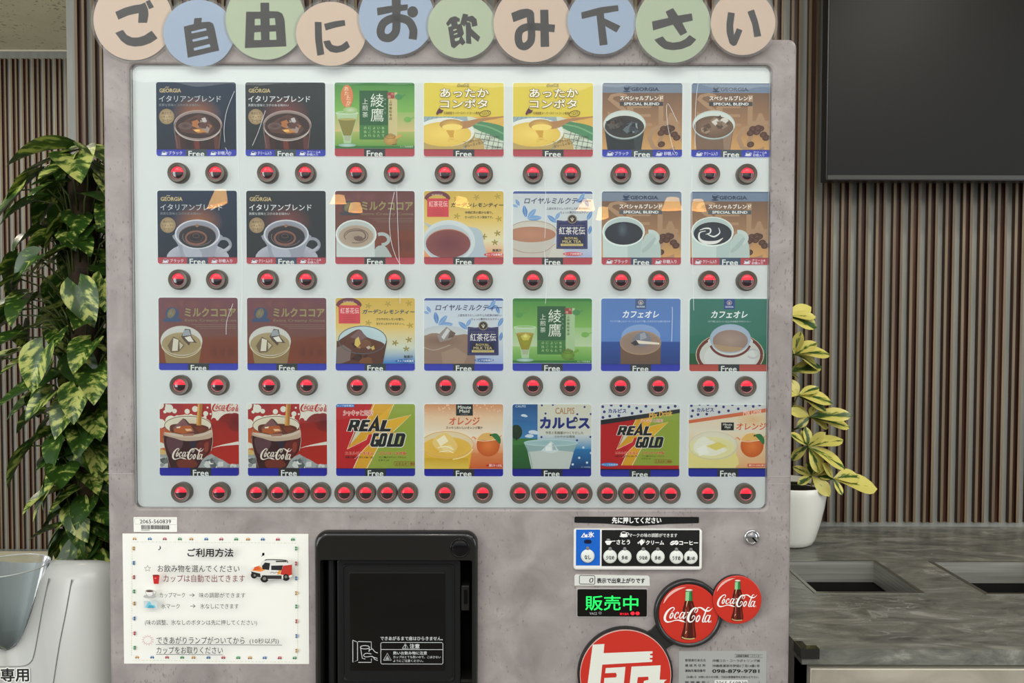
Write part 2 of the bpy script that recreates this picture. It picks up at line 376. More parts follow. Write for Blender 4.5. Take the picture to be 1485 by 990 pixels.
    def stroke(s, pts, w, c, smooth=4, closed=False, cap=False):
        c = lin(c); s.layer += 1
        if isinstance(w, (list, tuple)): pts = [(p[0], p[1], ww) for p, ww in zip(pts, w)]
        else: pts = [(p[0], p[1], w) for p in pts]
        if smooth: pts = crom(pts, smooth, closed)
        if closed: pts = pts + [pts[0]]
        L = []; R = []; n = len(pts)
        for i in range(n):
            a, b = pts[max(i - 1, 0)], pts[min(i + 1, n - 1)]
            if closed and i in (0, n - 1): a, b = pts[n - 2], pts[1]
            dx, dy = b[0] - a[0], b[1] - a[1]; l = math.hypot(dx, dy) or 1; nx, ny = -dy / l, dx / l; h = max(pts[i][2], 0.01) / 2
            L.append((pts[i][0] + nx * h, pts[i][1] + ny * h, c)); R.append((pts[i][0] - nx * h, pts[i][1] - ny * h, c))
        for i in range(n - 1): s._emit([L[i], L[i + 1], R[i + 1]]); s._emit([L[i], R[i + 1], R[i]])
        if cap:
            for p in (pts[0], pts[-1]): s._emit([(p[0] + p[2] / 2 * math.cos(t), p[1] + p[2] / 2 * math.sin(t), c) for t in [2 * math.pi * k / 12 for k in range(12)]])
    def text(s, t, x0, y0, x1, y1, c, bold=0.0, shear=0.0, rot=0.0, outline=None, ow=0.05):
        """letters fitted into the box x0..x1, y0..y1"""
        vs0, _ = glyphs(t, 0); ax = min(v[0] for v in vs0); bx = max(v[0] for v in vs0); ay = min(v[1] for v in vs0); by = max(v[1] for v in vs0)
        kx = (x1 - x0) / (bx - ax); ky = (y1 - y0) / (by - ay); mx, my = (x0 + x1) / 2, (y0 + y1) / 2
        ca, sa = math.cos(math.radians(-rot)), math.sin(math.radians(-rot))
        for (cc, bb) in ([(outline, ow)] if outline else []) + [(c, bold)]:
            vs, ts = glyphs(t, 0); col = lin(cc); s.layer += 0
            nn = 1 if bb < 0.004 else 4 if bb < 0.03 else 6 if bb < 0.05 else 9; q = abs(ky) * bb * 0.9; q = min(q, abs(kx) * bb * 1.3)
            for w_ in range(nn):
                s.layer += 1
                ox_, oy_ = (0, 0) if nn == 1 else (q * math.cos(2 * math.pi * w_ / nn + .785), q * math.sin(2 * math.pi * w_ / nn + .785)); P = []
                for (x, y) in vs:
                    X = x0 + (x - ax) * kx + ox_; Y = y1 - (y - ay) * ky + oy_; X += (my - Y) * shear
                    dx, dy = X - mx, Y - my; P.append((mx + dx * ca - dy * sa, my + dx * sa + dy * ca, col))
                for tr in ts: s._emit([P[i] for i in tr])
    def lines(s, t, x0, y0, x1, y1, c, bold=0.0): s.text(t, x0, y0, x1, y1, c, bold)
    def mesh(s, name):
        me = bpy.data.meshes.new(name); me.from_pydata(s.V, [], s.F)
        ca = me.color_attributes.new('Col', 'FLOAT_COLOR', 'POINT')
        ca.data.foreach_set('color', [q for c in s.C for q in (c[0], c[1], c[2], 1.0)])
        me.update(); return me

def script_logo(P, x0, y0, x1, y1, c, k=1.0):
    """flowing ribbon lettering read from the red disc, fitted to a box"""
    A = (142, 383, 850, 612); fx = (x1 - x0) / (A[2] - A[0]); fy = (y1 - y0) / (A[3] - A[1])
    def st(pts, w): P.stroke([(x0 + (a - A[0]) * fx, y0 + (b - A[1]) * fy) for a, b in pts], [q * (fx + fy) / 2 * k for q in (w if isinstance(w, list) else [w] * len(pts))], c, 3)
    st([(243, 452), (272, 436), (288, 405), (268, 388), (226, 408), (180, 458), (152, 520), (152, 572), (185, 603), (240, 598), (300, 580), (350, 577), (400, 588), (455, 609)],
       [5, 9, 14, 14, 20, 30, 34, 32, 24, 15, 13, 18, 26, 3])
    def o(cx, cy, rx, ry, w):
        pts = []
        for q in range(9):
            t = math.radians(q * 45 - 60); X, Y = rx * math.cos(t), ry * math.sin(t); pts.append((cx + X - Y * 0.35, cy + Y))
        st(pts, w)
    o(247, 508, 19, 40, 17); o(637, 552, 22, 45, 18)
    st([(340, 488), (350, 468), (335, 458), (312, 478), (294, 520), (298, 548), (322, 548), (352, 520)], [12, 14, 12, 16, 20, 18, 12, 5])
    st([(432, 470), (408, 458), (384, 482), (366, 528), (376, 550), (400, 534), (432, 480)], [10, 12, 16, 20, 16, 10, 8])
    st([(444, 458), (424, 512), (418, 546), (436, 548), (462, 516)], [18, 20, 18, 12, 4])
    st([(472, 463), (500, 460)], 13)
    st([(598, 470), (622, 446), (632, 410), (604, 392), (562, 412), (520, 468), (492, 535), (500, 590), (535, 602), (572, 575), (592, 535), (578, 508), (556, 520), (545, 556)],
       [6, 12, 13, 16, 24, 32, 36, 28, 18, 13, 11, 12, 12, 5])
    st([(588, 466), (586, 440), (604, 408), (648, 388), (692, 398), (738, 430), (788, 440), (822, 420), (852, 390)], [4, 10, 12, 14, 22, 26, 20, 12, 3])
    st([(806, 392), (784, 386), (762, 412), (738, 478), (712, 548), (702, 590), (718, 604), (744, 588)], [6, 12, 16, 20, 20, 20, 14, 6])
    st([(802, 512), (780, 500), (756, 524), (738, 576), (748, 602), (772, 590), (802, 532)], [10, 12, 16, 20, 16, 10, 8])
    st([(818, 500), (796, 560), (790, 598), (808, 602), (832, 578)], [18, 20, 18, 12, 4])

# ---------------------------------------------------------------- printed artwork of the product cards
BLUE, RED, DK = (44, 54, 168), (172, 62, 72), (52, 56, 58)
def band(P, y0, kind, fx=None, split=None, texts=None, dark=DK, fy=None):
    """price strip along the card's foot"""
    x0, _, x1, y1 = P.b; w = x1 - x0; base = BLUE if kind == 'blue' else RED if kind == 'red' else kind
    P.rect(x0, y0, x1, y1, base, tuple(min(255, v + 10) for v in base)); P.rect(x0, y0, x1, y0 + 3, tuple(v // 2 for v in base))
    c = x0 + w * (fx or 0.5); P.rect(c - w * 0.133, y0, c + w * 0.133, y1 + 2, dark)
    P.text('Free', c - w * 0.098, y0 + (y1 - y0) * 0.26, c + w * 0.098, y1 + 2, (228, 230, 226), 0.025)
    if texts:
        for (cx, t) in ((x0 + w * 0.095, texts[0]), (x0 + w * 0.71, texts[1])):
            m = (y0 + y1) / 2 + 2; h = (y1 - y0) * 0.33
            P.ell(cx, m + h * .75, h * 1.4, h * 0.3, (225, 225, 235), n=14); P.ell(cx, m + h * .1, h, h * 0.9, (225, 225, 235), n=14); P.ring(cx + h * 1.1, m, h * .4, h * .35, h * .2, (225, 225, 235), n=8)
            P.ell(cx, m - h * .35, h * .75, h * .32, tuple(int(v * .6) for v in base), n=12)
            tx = cx + h * 2.1
            if '\n' in t: P.text(t, tx, m - h * 1.05, tx + w * 0.17, m + h * 1.2, (225, 225, 235), 0.01)
            else: P.text(t, tx, m - h * 0.75, tx + w * 0.17, m + h * 0.85, (225, 225, 235), 0.012)
def ice(P, cx, cy, r, cols, seed=1, n=9):
    R = random.Random(seed)
    for i in range(n):
        a = R.uniform(0, 6.28); d = R.uniform(0, 0.6) * r; x, y = cx + d * math.cos(a) * 1.25, cy + d * math.sin(a) * 0.8; q = r * R.uniform(0.2, 0.48); b = R.uniform(0, 6.28)
        k = R.choice((3, 4, 5)); P.poly([(x + q * math.cos(b + 6.28 * j / k) * R.uniform(.7, 1.25), y + q * 0.8 * math.sin(b + 6.28 * j / k)) for j in range(k)], R.choice(cols))

def art_italian(P, hot, navy):
    bg = (26, 44, 68) if navy else (40, 44, 50); bg2 = (14, 26, 40) if navy else (30, 34, 38)
    x0, y0, x1, y1 = P.b
    P.rect(x0, y0, x1, y1, bg, bg2)
    P.ell(x0 + 300, y0 + 230, 190, 130, (158, 96, 56) if navy else (128, 66, 62), bg if navy else (38, 42, 47))
    P.text('GEORGIA', x0 + 26, y0 + 48, x0 + 186, y0 + 76, (198, 178, 128), 0.03)
    P.stroke([(x0 + 68, y0 + 42), (x0 + 78, y0 + 36), (x0 + 88, y0 + 40), (x0 + 96, y0 + 34)], 4, (198, 178, 128), 2)
    P.text('イタリアンブレンド', x0 + 22, y0 + 98, x0 + 484, y0 + 146, (196, 200, 204) if navy else (232, 234, 236), 0.006)
    P.text('良質な苦味とコクのある味わい', x0 + 22, y0 + 160, x0 + (330 if navy else 324), y0 + 180, (130, 138, 146) if navy else (200, 204, 206), 0.008)
    P.ell(x0 + 78, y0 + 256, 57, 58, (196, 172, 134), (150, 126, 92)); 
    for i, t in enumerate(('挽きたて', 'レギュラー', 'コーヒー')): P.text(t, x0 + 42 - (i == 1) * 6, y0 + 222 + i * 26, x0 + 114 + (i == 1) * 6, y0 + 241 + i * 26, (88, 66, 44), 0.015)
    if not hot:
        P.poly([(x0 + 132, y0 + 320), (x0 + 160, y1 - 50), (x0 + 470, y1 - 50), (x0 + 492, y0 + 320)], (52, 22, 20))
        for a, c in ((150, (96, 52, 46)), (230, (34, 12, 12)), (290, (110, 42, 28)), (360, (44, 16, 14)), (440, (92, 46, 40))):
            P.poly([(x0 + a - 14, y0 + 390), (x0 + a - 4, y1 - 52), (x0 + a + 34, y1 - 52), (x0 + a + 24, y0 + 400)], c)
        P.ell(x0 + 312, y0 + 318, 180, 108, (120, 92, 84), (150, 130, 126)); P.ell(x0 + 312, y0 + 326, 168, 96, (34, 16, 16), (58, 34, 30))
        P.poly([(x0 + 160, y0 + 330), (x0 + 240, y0 + 270), (x0 + 320, y0 + 238), (x0 + 380, y0 + 262), (x0 + 440, y0 + 350), (x0 + 400, y0 + 390), (x0 + 280, y0 + 385), (x0 + 190, y0 + 372)], (88, 56, 48))
        ice(P, x0 + 330, y0 + 320, 95, [(70, 40, 34), (124, 92, 80), (92, 58, 48), (160, 140, 132), (60, 32, 28), (176, 110, 60)], 5, 18)
        P.poly([(x0 + 338, y0 + 270), (x0 + 366, y0 + 262), (x0 + 380, y0 + 292), (x0 + 352, y0 + 300)], (196, 190, 190))
        P.poly([(x0 + 270, y0 + 352), (x0 + 330, y0 + 345), (x0 + 380, y0 + 372), (x0 + 310, y0 + 380)], (196, 128, 58)); P.poly([(x0 + 282, y0 + 356), (x0 + 320, y0 + 352), (x0 + 330, y0 + 366), (x0 + 292, y0 + 368)], (236, 190, 110))
        P.ell(x0 + 218, y0 + 326, 52, 26, (70, 44, 42), (110, 84, 80))
        P.ring(x0 + 312, y0 + 318, 178, 106, 7, (176, 158, 152), 0, 360, 36); P.ring(x0 + 312, y0 + 330, 172, 104, 6, (205, 196, 192), 20, 165, 20)
        P.stroke([(x0 + 146, y0 + 300), (x0 + 134, y0 + 340), (x0 + 160, y1 - 60)], [8, 8, 3], (120, 104, 104), 3); P.stroke([(x0 + 488, y0 + 310), (x0 + 480, y0 + 380), (x0 + 468, y1 - 60)], [7, 6, 3], (126, 104, 100), 3)
        y = y1 - 50 if navy else y1 - 50
    else:
        P.ell(x0 + 298, y1 - 40, 234, 118, (120, 122, 134), (182, 184, 196)); P.ell(x0 + 298, y1 - 36, 130, 60, (92, 94, 104), (132, 134, 146))
        P.ring(x0 + 488, y0 + 400, 52, 46, 22, (150, 152, 164), -140, 130, 20); P.stroke([(x0 + 455, y0 + 446), (x0 + 500, y0 + 440), (x0 + 535, y0 + 410)], [26, 20, 16], (178, 180, 190), 4)
        P.sm([(x0 + 130, y0 + 322), (x0 + 150, y0 + 400), (x0 + 190, y1 - 40), (x0 + 300, y1 - 20), (x0 + 400, y1 - 40), (x0 + 446, y0 + 400), (x0 + 462, y0 + 322)], (152, 154, 168))
        P.sm([(x0 + 190, y0 + 400), (x0 + 210, y1 - 50), (x0 + 300, y1 - 30), (x0 + 330, y1 - 60), (x0 + 300, y0 + 430)], (176, 178, 190))
        P.ell(x0 + 296, y0 + 324, 168, 110, (150, 150, 164), (208, 210, 216)); P.ell(x0 + 296, y0 + 322, 156, 98, (128, 128, 144), (148, 150, 164)); P.ell(x0 + 296, y0 + 342, 138, 84, (24, 24, 34), (44, 40, 46))
        P.ring(x0 + 286, y0 + 350, 76, 48, 14, (132, 88, 72), 0, 360, 26); P.ring(x0 + 286, y0 + 346, 52, 34, 10, (72, 46, 42), 0, 360, 22); P.ring(x0 + 286, y0 + 335, 24, 14, 6, (92, 68, 62)); P.ring(x0 + 296, y0 + 342, 110, 66, 6, (108, 92, 92), 20, 200, 20)
        P.ell(x0 + 294, y0 + 258, 12, 13, (160, 120, 92), n=12); P.ring(x0 + 296, y0 + 340, 138, 82, 5, (120, 92, 70), 195, 345, 20)
    band(P, y1 - 50, 'red' if hot else 'blue', None, None, ('ブラック', '砂糖入り') if navy else ('クリーム入り', 'クリーム&\n砂糖入り'), (62, 74, 92) if hot else (62, 70, 76))

def art_ayataka(P, hot):
    x0, y0, x1, y1 = P.b; yb = y1 - 62
    mid = (166, 190, 120) if hot else (140, 186, 116)
    P.rect(x0, y0, x1, y0 + 230, (68, 134, 62), (126, 178, 84)); P.rect(x0, y0 + 230, x1, y0 + 380, (150, 178, 104) if hot else (150, 188, 120), (206, 184, 128) if hot else (190, 206, 170)); P.rect(x0, y0 + 380, x1, yb, (170, 180, 100) if hot else (150, 190, 110), (84, 152, 60))
    P.rect(x0, yb - 20, x1, yb, (56, 118, 56)); P.rect(x0, y0, x1, y0 + 22, (56, 122, 58))
    P.rect(x0 + 412, y0 + 76, x0 + 480, y0 + 430, (202, 188, 138) if hot else (168, 196, 150))
    P.rect(x0 + 190, y0 + 62, x0 + 410, y0 + 330, (42, 92, 54)); P.rect(x0 + 190, y0 + 330, x0 + 410, y0 + 442, (66, 122, 62))
    W = (226, 230, 216)
    for i, t in enumerate('綾鷹'): P.text(t, x0 + 272 + 4, y0 + 86 + i * 112, x0 + 376, y0 + 190 + i * 112, W, 0.0)
    for i, t in enumerate('上煎茶'): P.text(t, x0 + 212, y0 + 124 + i * 52, x0 + 256, y0 + 166 + i * 52, W, 0.0)
    for i, t in enumerate('あやたか'): P.text(t, x0 + 380, y0 + 124 + i * 34, x0 + 394, y0 + 138 + i * 34, (170, 196, 160), 0.0)
    for j, col in enumerate(('急須で', 'いれた', 'ような、', 'にごり', 'の旨み')):
        for i, t in enumerate(col): P.text(t, x0 + 360 - j * 34, y0 + 342 + i * 30, x0 + 380 - j * 34, y0 + 362 + i * 30, (190, 212, 160), 0.0) if t != '、' else None
    P.rect(x0 + 404, y0 + 76, x0 + 458, y0 + 124, (160, 66, 62)); P.text('宇治', x0 + 434, y0 + 80, x0 + 452, y0 + 98, (230, 200, 180)); P.text('茶舗', x0 + 408, y0 + 100, x0 + 428, y0 + 120, (230, 200, 180))
    for i, t in enumerate('上林春松本店'): P.text(t, x0 + 418, y0 + 134 + i * 27, x0 + 440, y0 + 155 + i * 27, (64, 72, 42), 0.01)
    for (tx, ty, c) in ((x0 + 490, y0 + 110, (74, 138, 84)), (x0 + 560, y0 + 286, (118, 172, 84)), (x0 + 50, y0 + 130, (86, 148, 74))):
        if tx < x0 + 100 and hot: continue
        P.ell(tx, ty, 30, 22, c, n=14); P.stroke([(tx + 24, ty - 6), (tx + 52, ty - 18)], 8, c, 0)
    # small teapot
    tc = (206, 160, 84) if hot else (120, 160, 62)
    P.ell(x0 + 428, y0 + 446, 52, 42, tc, tuple(int(v * .82) for v in tc)); P.stroke([(x0 + 465, y0 + 432), (x0 + 510, y0 + 408)], [16, 24], tc, 0); P.ring(x0 + 426, y0 + 418, 40, 17, 3, (110, 88, 44)); P.ell(x0 + 428, y0 + 402, 12, 8, tc, (140, 110, 60), n=10); P.stroke([(x0 + 440, y0 + 482), (x0 + 478, y0 + 478)], 5, (88, 70, 40), 0)
    # stemmed glass
    g0 = (y0 + 236) if hot else (y0 + 228)
    P.poly([(x0 + 10, g0), (x0 + 180, g0), (x0 + 130, g0 + 180), (x0 + 126, yb - 40), (x0 + 70, yb - 40), (x0 + 62, g0 + 180)], (176, 200, 160))
    P.poly([(x0 + 26, g0 + 50), (x0 + 164, g0 + 50), (x0 + 126, g0 + 176), (x0 + 68, g0 + 176)], (136, 126, 62) if hot else (150, 140, 40)); P.ell(x0 + 95, g0 + 50, 70, 9, (176, 166, 98) if hot else (176, 150, 72), n=20)
    P.poly([(x0 + 68, g0 + 176), (x0 + 126, g0 + 176), (x0 + 116, g0 + 215), (x0 + 78, g0 + 215)], (170, 180, 150)); P.ell(x0 + 96, yb - 24, 68, 14, (190, 214, 206), (140, 176, 160)); P.ring(x0 + 95, g0, 84, 10, 4, (210, 224, 206))
    if hot:
        P.ell(x0 + 96, y0 + 108, 47, 88, (214, 128, 84)); 
        for i, t in enumerate('あたたか'): P.text(t, x0 + 74 + i * 8 - (i % 2) * 6, y0 + 34 + i * 36, x0 + 108 + i * 8 - (i % 2) * 6, y0 + 66 + i * 36, (240, 222, 190), 0.0)
        P.text('い', x0 + 88, y0 + 168, x0 + 112, y0 + 186, (240, 222, 190))
        P.glow(x0 + 120, y0 + 215, 56, 26, (196, 210, 180), (150, 184, 110))
    else:
        for c, q in (((196, 188, 70), [(62, 70), (100, 46), (140, 70), (120, 104), (80, 104)]), ((150, 146, 40), [(70, 112), (112, 100), (130, 130), (90, 150)]), ((222, 214, 130), [(80, 70), (100, 56), (118, 74), (98, 84)])):
            P.poly([(x0 + a, g0 + b) for a, b in q], c)
    P.text('カップ自販機用', x0 + 500, yb - 20, x0 + 600, yb - 6, (210, 226, 200), 0.0)
    band(P, yb + 2, 'red' if hot else 'blue')

def art_corn(P):
    x0, y0, x1, y1 = P.b; yb = y1 - 55
    P.rect(x0, y0, x1, y0 + 262, (222, 200, 74)); 
    P.rect(x0, y0 + 262, x1, yb, (150, 170, 176))
    for i in range(9): P.stroke([(x0 + 10 + i * 30, y0 + 262), (x0 - 40 + i * 34, y0 + 345)], 3, (96, 116, 140), 0)
    P.poly([(x0 + 330, y0 + 262), (x0 + 616, y0 + 262), (x0 + 616, yb), (x0 + 380, yb)], (208, 214, 196))
    for i in range(9): P.stroke([(x0 + 400 + i * 40, yb), (x0 + 460 + i * 34, y0 + 330)], 4, (74, 96, 96), 0)
    for i in range(5): P.stroke([(x0 + 380, y0 + 350 + i * 38), (x0 + 620, y0 + 390 + i * 40)], 4, (74, 96, 96), 0)
    P.poly([(x0 + 360, y0 + 262), (x0 + 616, y0 + 262), (x0 + 616, y0 + 352), (x0 + 470, y0 + 300)], (222, 178, 88))
    for i in range(5):
        for j in range(11): P.ell(x0 + 440 + j * 17 + i * 6, y0 + 274 + i * 15 + j * 3.0, 7, 6, (240, 204, 116), (206, 160, 70), n=6)
    P.sm([(x0 + 350, y0 + 300), (x0 + 470, y0 + 306), (x0 + 620, y0 + 350), (x0 + 620, y0 + 450), (x0 + 500, y0 + 400), (x0 + 400, y0 + 360)], (80, 136, 96))
    P.stroke([(x0 + 380, y0 + 320), (x0 + 500, y0 + 345), (x0 + 616, y0 + 400)], 12, (120, 168, 124), 4)
    # bowl of yellow soup
    P.ell(x0 + 160, y0 + 405, 230, 125, (196, 172, 110), (176, 150, 88)); P.sm([(x0 + 300, y0 + 520), (x0 + 400, y0 + 430), (x0 + 450, y0 + 460), (x0 + 446, yb + 20), (x0 + 260, yb + 20)], (196, 164, 100)); P.rect(x0, y0 + 470, x0 + 300, yb, (186, 160, 96))
    P.ell(x0 + 165, y0 + 384, 222, 112, (214, 216, 208), (226, 228, 222)); P.ell(x0 + 155, y0 + 400, 208, 96, (238, 210, 108), (226, 192, 86))
    P.poly([(x0 + 170, y0 + 370), (x0 + 232, y0 + 370), (x0 + 226, y0 + 420), (x0 + 262, y0 + 452), (x0 + 180, y0 + 456), (x0 + 198, y0 + 420)], (206, 158, 60)); P.ell(x0 + 214, y0 + 440, 46, 14, (214, 170, 74), (236, 206, 102))
    P.stroke([(x0 + 210, y0 + 330), (x0 + 330, y0 + 325), (x0 + 430, y0 + 290), (x0 + 610, y0 + 262)], [60, 56, 26, 8], (176, 128, 84), 5); P.ell(x0 + 212, y0 + 326, 92, 42, (224, 186, 92), (180, 132, 72)); P.ell(x0 + 218, y0 + 345, 78, 24, (242, 214, 118))
    script_logo(P, x0 + 256, y0 + 8, x0 + 350, y0 + 34, (110, 76, 30), 1.1)
    ow = (92, 52, 34)
    for t, a, b, yy, hh in (('あったか', 126, 494, 48, 66), ('コンポタ', 126, 486, 130, 66)):
        P.text(t, x0 + a, y0 + yy, x0 + b, y0 + yy + hh, (250, 246, 226), 0.025, outline=ow, ow=0.075)
    P.poly([(x0 + 94, y0 + 240), (x0 + 104, y0 + 218), (x0 + 118, y0 + 196), (x0 + 134, y0 + 212), (x0 + 152, y0 + 214), (x0 + 138, y0 + 236), (x0 + 116, y0 + 240), (x0 + 100, y0 + 254)], (88, 40, 60))
    P.text('北海道産スーパースイートコーン使用', x0 + 152, y0 + 226, x0 + 424, y0 + 246, (96, 56, 36), 0.02)
    P.ring(x0 + 468, y0 + 240, 42, 22, 5, (92, 52, 34), rot=-12); P.text('つぶ入り', x0 + 440, y0 + 226, x0 + 496, y0 + 252, (92, 52, 34), 0.02, rot=14)
    P.text('コーンがたっぷり入ったまろやかに', x0 + 300, y0 + 430, x0 + 582, y0 + 452, (60, 44, 30), 0.01, rot=10); P.text('クリーミィなスープ', x0 + 310, y0 + 462, x0 + 500, y0 + 486, (60, 44, 30), 0.01, rot=14)
    P.text('カップ自販機用', x0 + 470, yb - 24, x0 + 590, yb - 8, (50, 60, 56), 0.01)
    band(P, yb, 'red')

def beans(P, X, Y, k):
    for (a, b) in ((-20, -38), (40, -40), (12, -14), (-38, -6), (62, 6), (20, -46), (82, 30), (-36, 82)):
        P.ell(X + a * k, Y + b * k, 29 * k, 23 * k, (120, 76, 54), (62, 36, 28), rot=-18, n=14); P.stroke([(X + (a - 20) * k, Y + (b + 6) * k), (X + a * k, Y + (b - 3) * k), (X + (a + 20) * k, Y + (b - 7) * k)], 3 * k, (50, 28, 22), 2)
def art_special(P, hot, cream):
    x0, y0, x1, y1 = P.b; w = x1 - x0; h = y1 - y0; yb = y1 - 56 * (h / 570)
    X = lambda a: x0 + a * w / 612; Y = lambda a: y0 + a * h / 570
    P.rect(x0, y0, x1, Y(300), (104, 78, 64), (158, 118, 84)); P.rect(x0, Y(300), x1, yb, (158, 118, 84), (210, 160, 98))
    for (t, a, b, c, d) in (('S', 40, 75, 200, 270), ('E', 190, 170, 380, 330), ('L', 430, 90, 590, 320), ('A', 420, 230, 640, 460), ('C', 345, 310, 560, 540)):
        P.text(t, X(a), Y(b), X(c), Y(d), (172, 136, 104), 0.0)
    P.rect(x0, y0, x1, Y(75), (116, 132, 156) if cream else (122, 134, 152)); P.rect(x0, y0, x1, Y(8), (80, 92, 112))
    ink = (44, 58, 82)
    P.text('GEORGIA', X(222), Y(34), X(430), Y(60), ink, 0.05); P.ell(X(436), Y(58), 3, 3, ink, n=8)
    P.ell(X(186), Y(64), 28, 6, ink, n=14); P.ell(X(186), Y(38), 22, 20, ink, n=14); P.ell(X(186), Y(28), 17, 7, (118, 132, 154), n=12); P.ring(X(210), Y(38), 9, 9, 4, ink, n=8)
    P.text('スペシャルブレンド', X(136), Y(98), X(464), Y(134), (240, 238, 232), 0.03); P.rect(X(134), Y(144), X(466), Y(176), (62, 60, 64) if not hot else (84, 88, 92)); P.text('SPECIAL BLEND', X(166), Y(150), X(436), Y(170), (238, 238, 234), 0.03)
    beans(P, X(490), Y(390), 1.0)
    if hot:
        P.sm([(X(300), yb + 20), (X(330), Y(350)), (X(400), Y(330)), (X(445), Y(400)), (X(456), Y(480)), (X(440), yb + 20)], (184, 198, 194)); 
        P.ring(X(370), Y(360), 62, 48, 30, (196, 208, 204), -100, 60, 18); P.stroke([(X(310), Y(470)), (X(360), Y(430)), (X(414), Y(360))], [20, 34, 20], (168, 184, 182), 4)
        P.poly([(X(5), Y(300)), (X(12), yb + 8), (X(298), yb + 8), (X(328), Y(300))], (196, 210, 206)); P.poly([(X(200), Y(400)), (X(200), yb + 8), (X(296), yb + 8), (X(320), Y(340))], (178, 194, 192))
        P.ell(X(168), Y(312), 164, 115, (206, 218, 214), (222, 230, 226)); P.ell(X(168), Y(308), 152, 104, (170, 184, 182), (186, 200, 198)); P.ell(X(170), Y(326), 146, 88, (46, 54, 66), (40, 40, 46))
        if cream:
            P.stroke([(X(70), Y(300)), (X(110), Y(286)), (X(150), Y(290)), (X(150), Y(320)), (X(116), Y(332))], [4, 10, 12, 10, 3], (232, 232, 228), 4); P.stroke([(X(116), Y(306)), (X(70), Y(320)), (X(70), Y(370)), (X(120), Y(396)), (X(200), Y(392)), (X(250), Y(360))], [5, 10, 18, 26, 22, 4], (228, 226, 222), 4)
            P.stroke([(X(130), Y(330)), (X(180), Y(350)), (X(224), Y(320)), (X(214), Y(280))], [6, 12, 9, 3], (230, 230, 226), 4)
        else: P.glow(X(160), Y(300), 40, 60, (84, 96, 106), (46, 54, 66))
    else:
        lq = (126, 98, 78) if cream else (34, 40, 42)
        P.poly([(X(14), Y(330)), (X(42), yb + 6), (X(298), yb + 6), (X(326), Y(330))], lq); P.poly([(X(240), Y(400)), (X(250), yb + 6), (X(292), yb + 6), (X(316), Y(360))], (150, 122, 100) if cream else (52, 60, 62))
        P.ell(X(170), Y(318), 162, 108, (198, 204, 198), (214, 220, 214)); P.ell(X(170), Y(338), 152, 86, (140, 110, 88) if cream else (36, 34, 34), (108, 82, 64) if cream else (58, 52, 50))
        if cream:
            ice(P, X(225), Y(300), 80, [(96, 74, 60), (150, 124, 104), (214, 208, 198), (84, 64, 52), (126, 100, 82), (110, 86, 70), (180, 160, 142)], 3, 20); ice(P, X(110), Y(360), 70, [(108, 82, 64), (160, 134, 110), (200, 188, 172), (92, 70, 54)], 8, 9)
        else:
            ice(P, X(100), Y(320), 85, [(62, 42, 34), (104, 66, 44), (42, 38, 38), (84, 78, 72), (140, 92, 60), (28, 26, 26), (66, 60, 58)], 4, 22); ice(P, X(230), Y(346), 85, [(54, 60, 66), (96, 108, 114), (44, 48, 52), (150, 160, 164), (38, 42, 46), (70, 80, 88), (26, 28, 32)], 6, 26)
        P.ring(X(170), Y(322), 160, 106, 7, (196, 206, 202), 0, 360, 36); P.ring(X(170), Y(330), 158, 106, 5, (150, 160, 160), 10, 170, 20)
    band(P, yb, 'red' if hot else 'blue', None, None, ('クリーム入り', 'クリーム&\n砂糖入り') if cream else ('ブラック', '砂糖入り'), (62, 78, 100) if hot else (64, 74, 84))

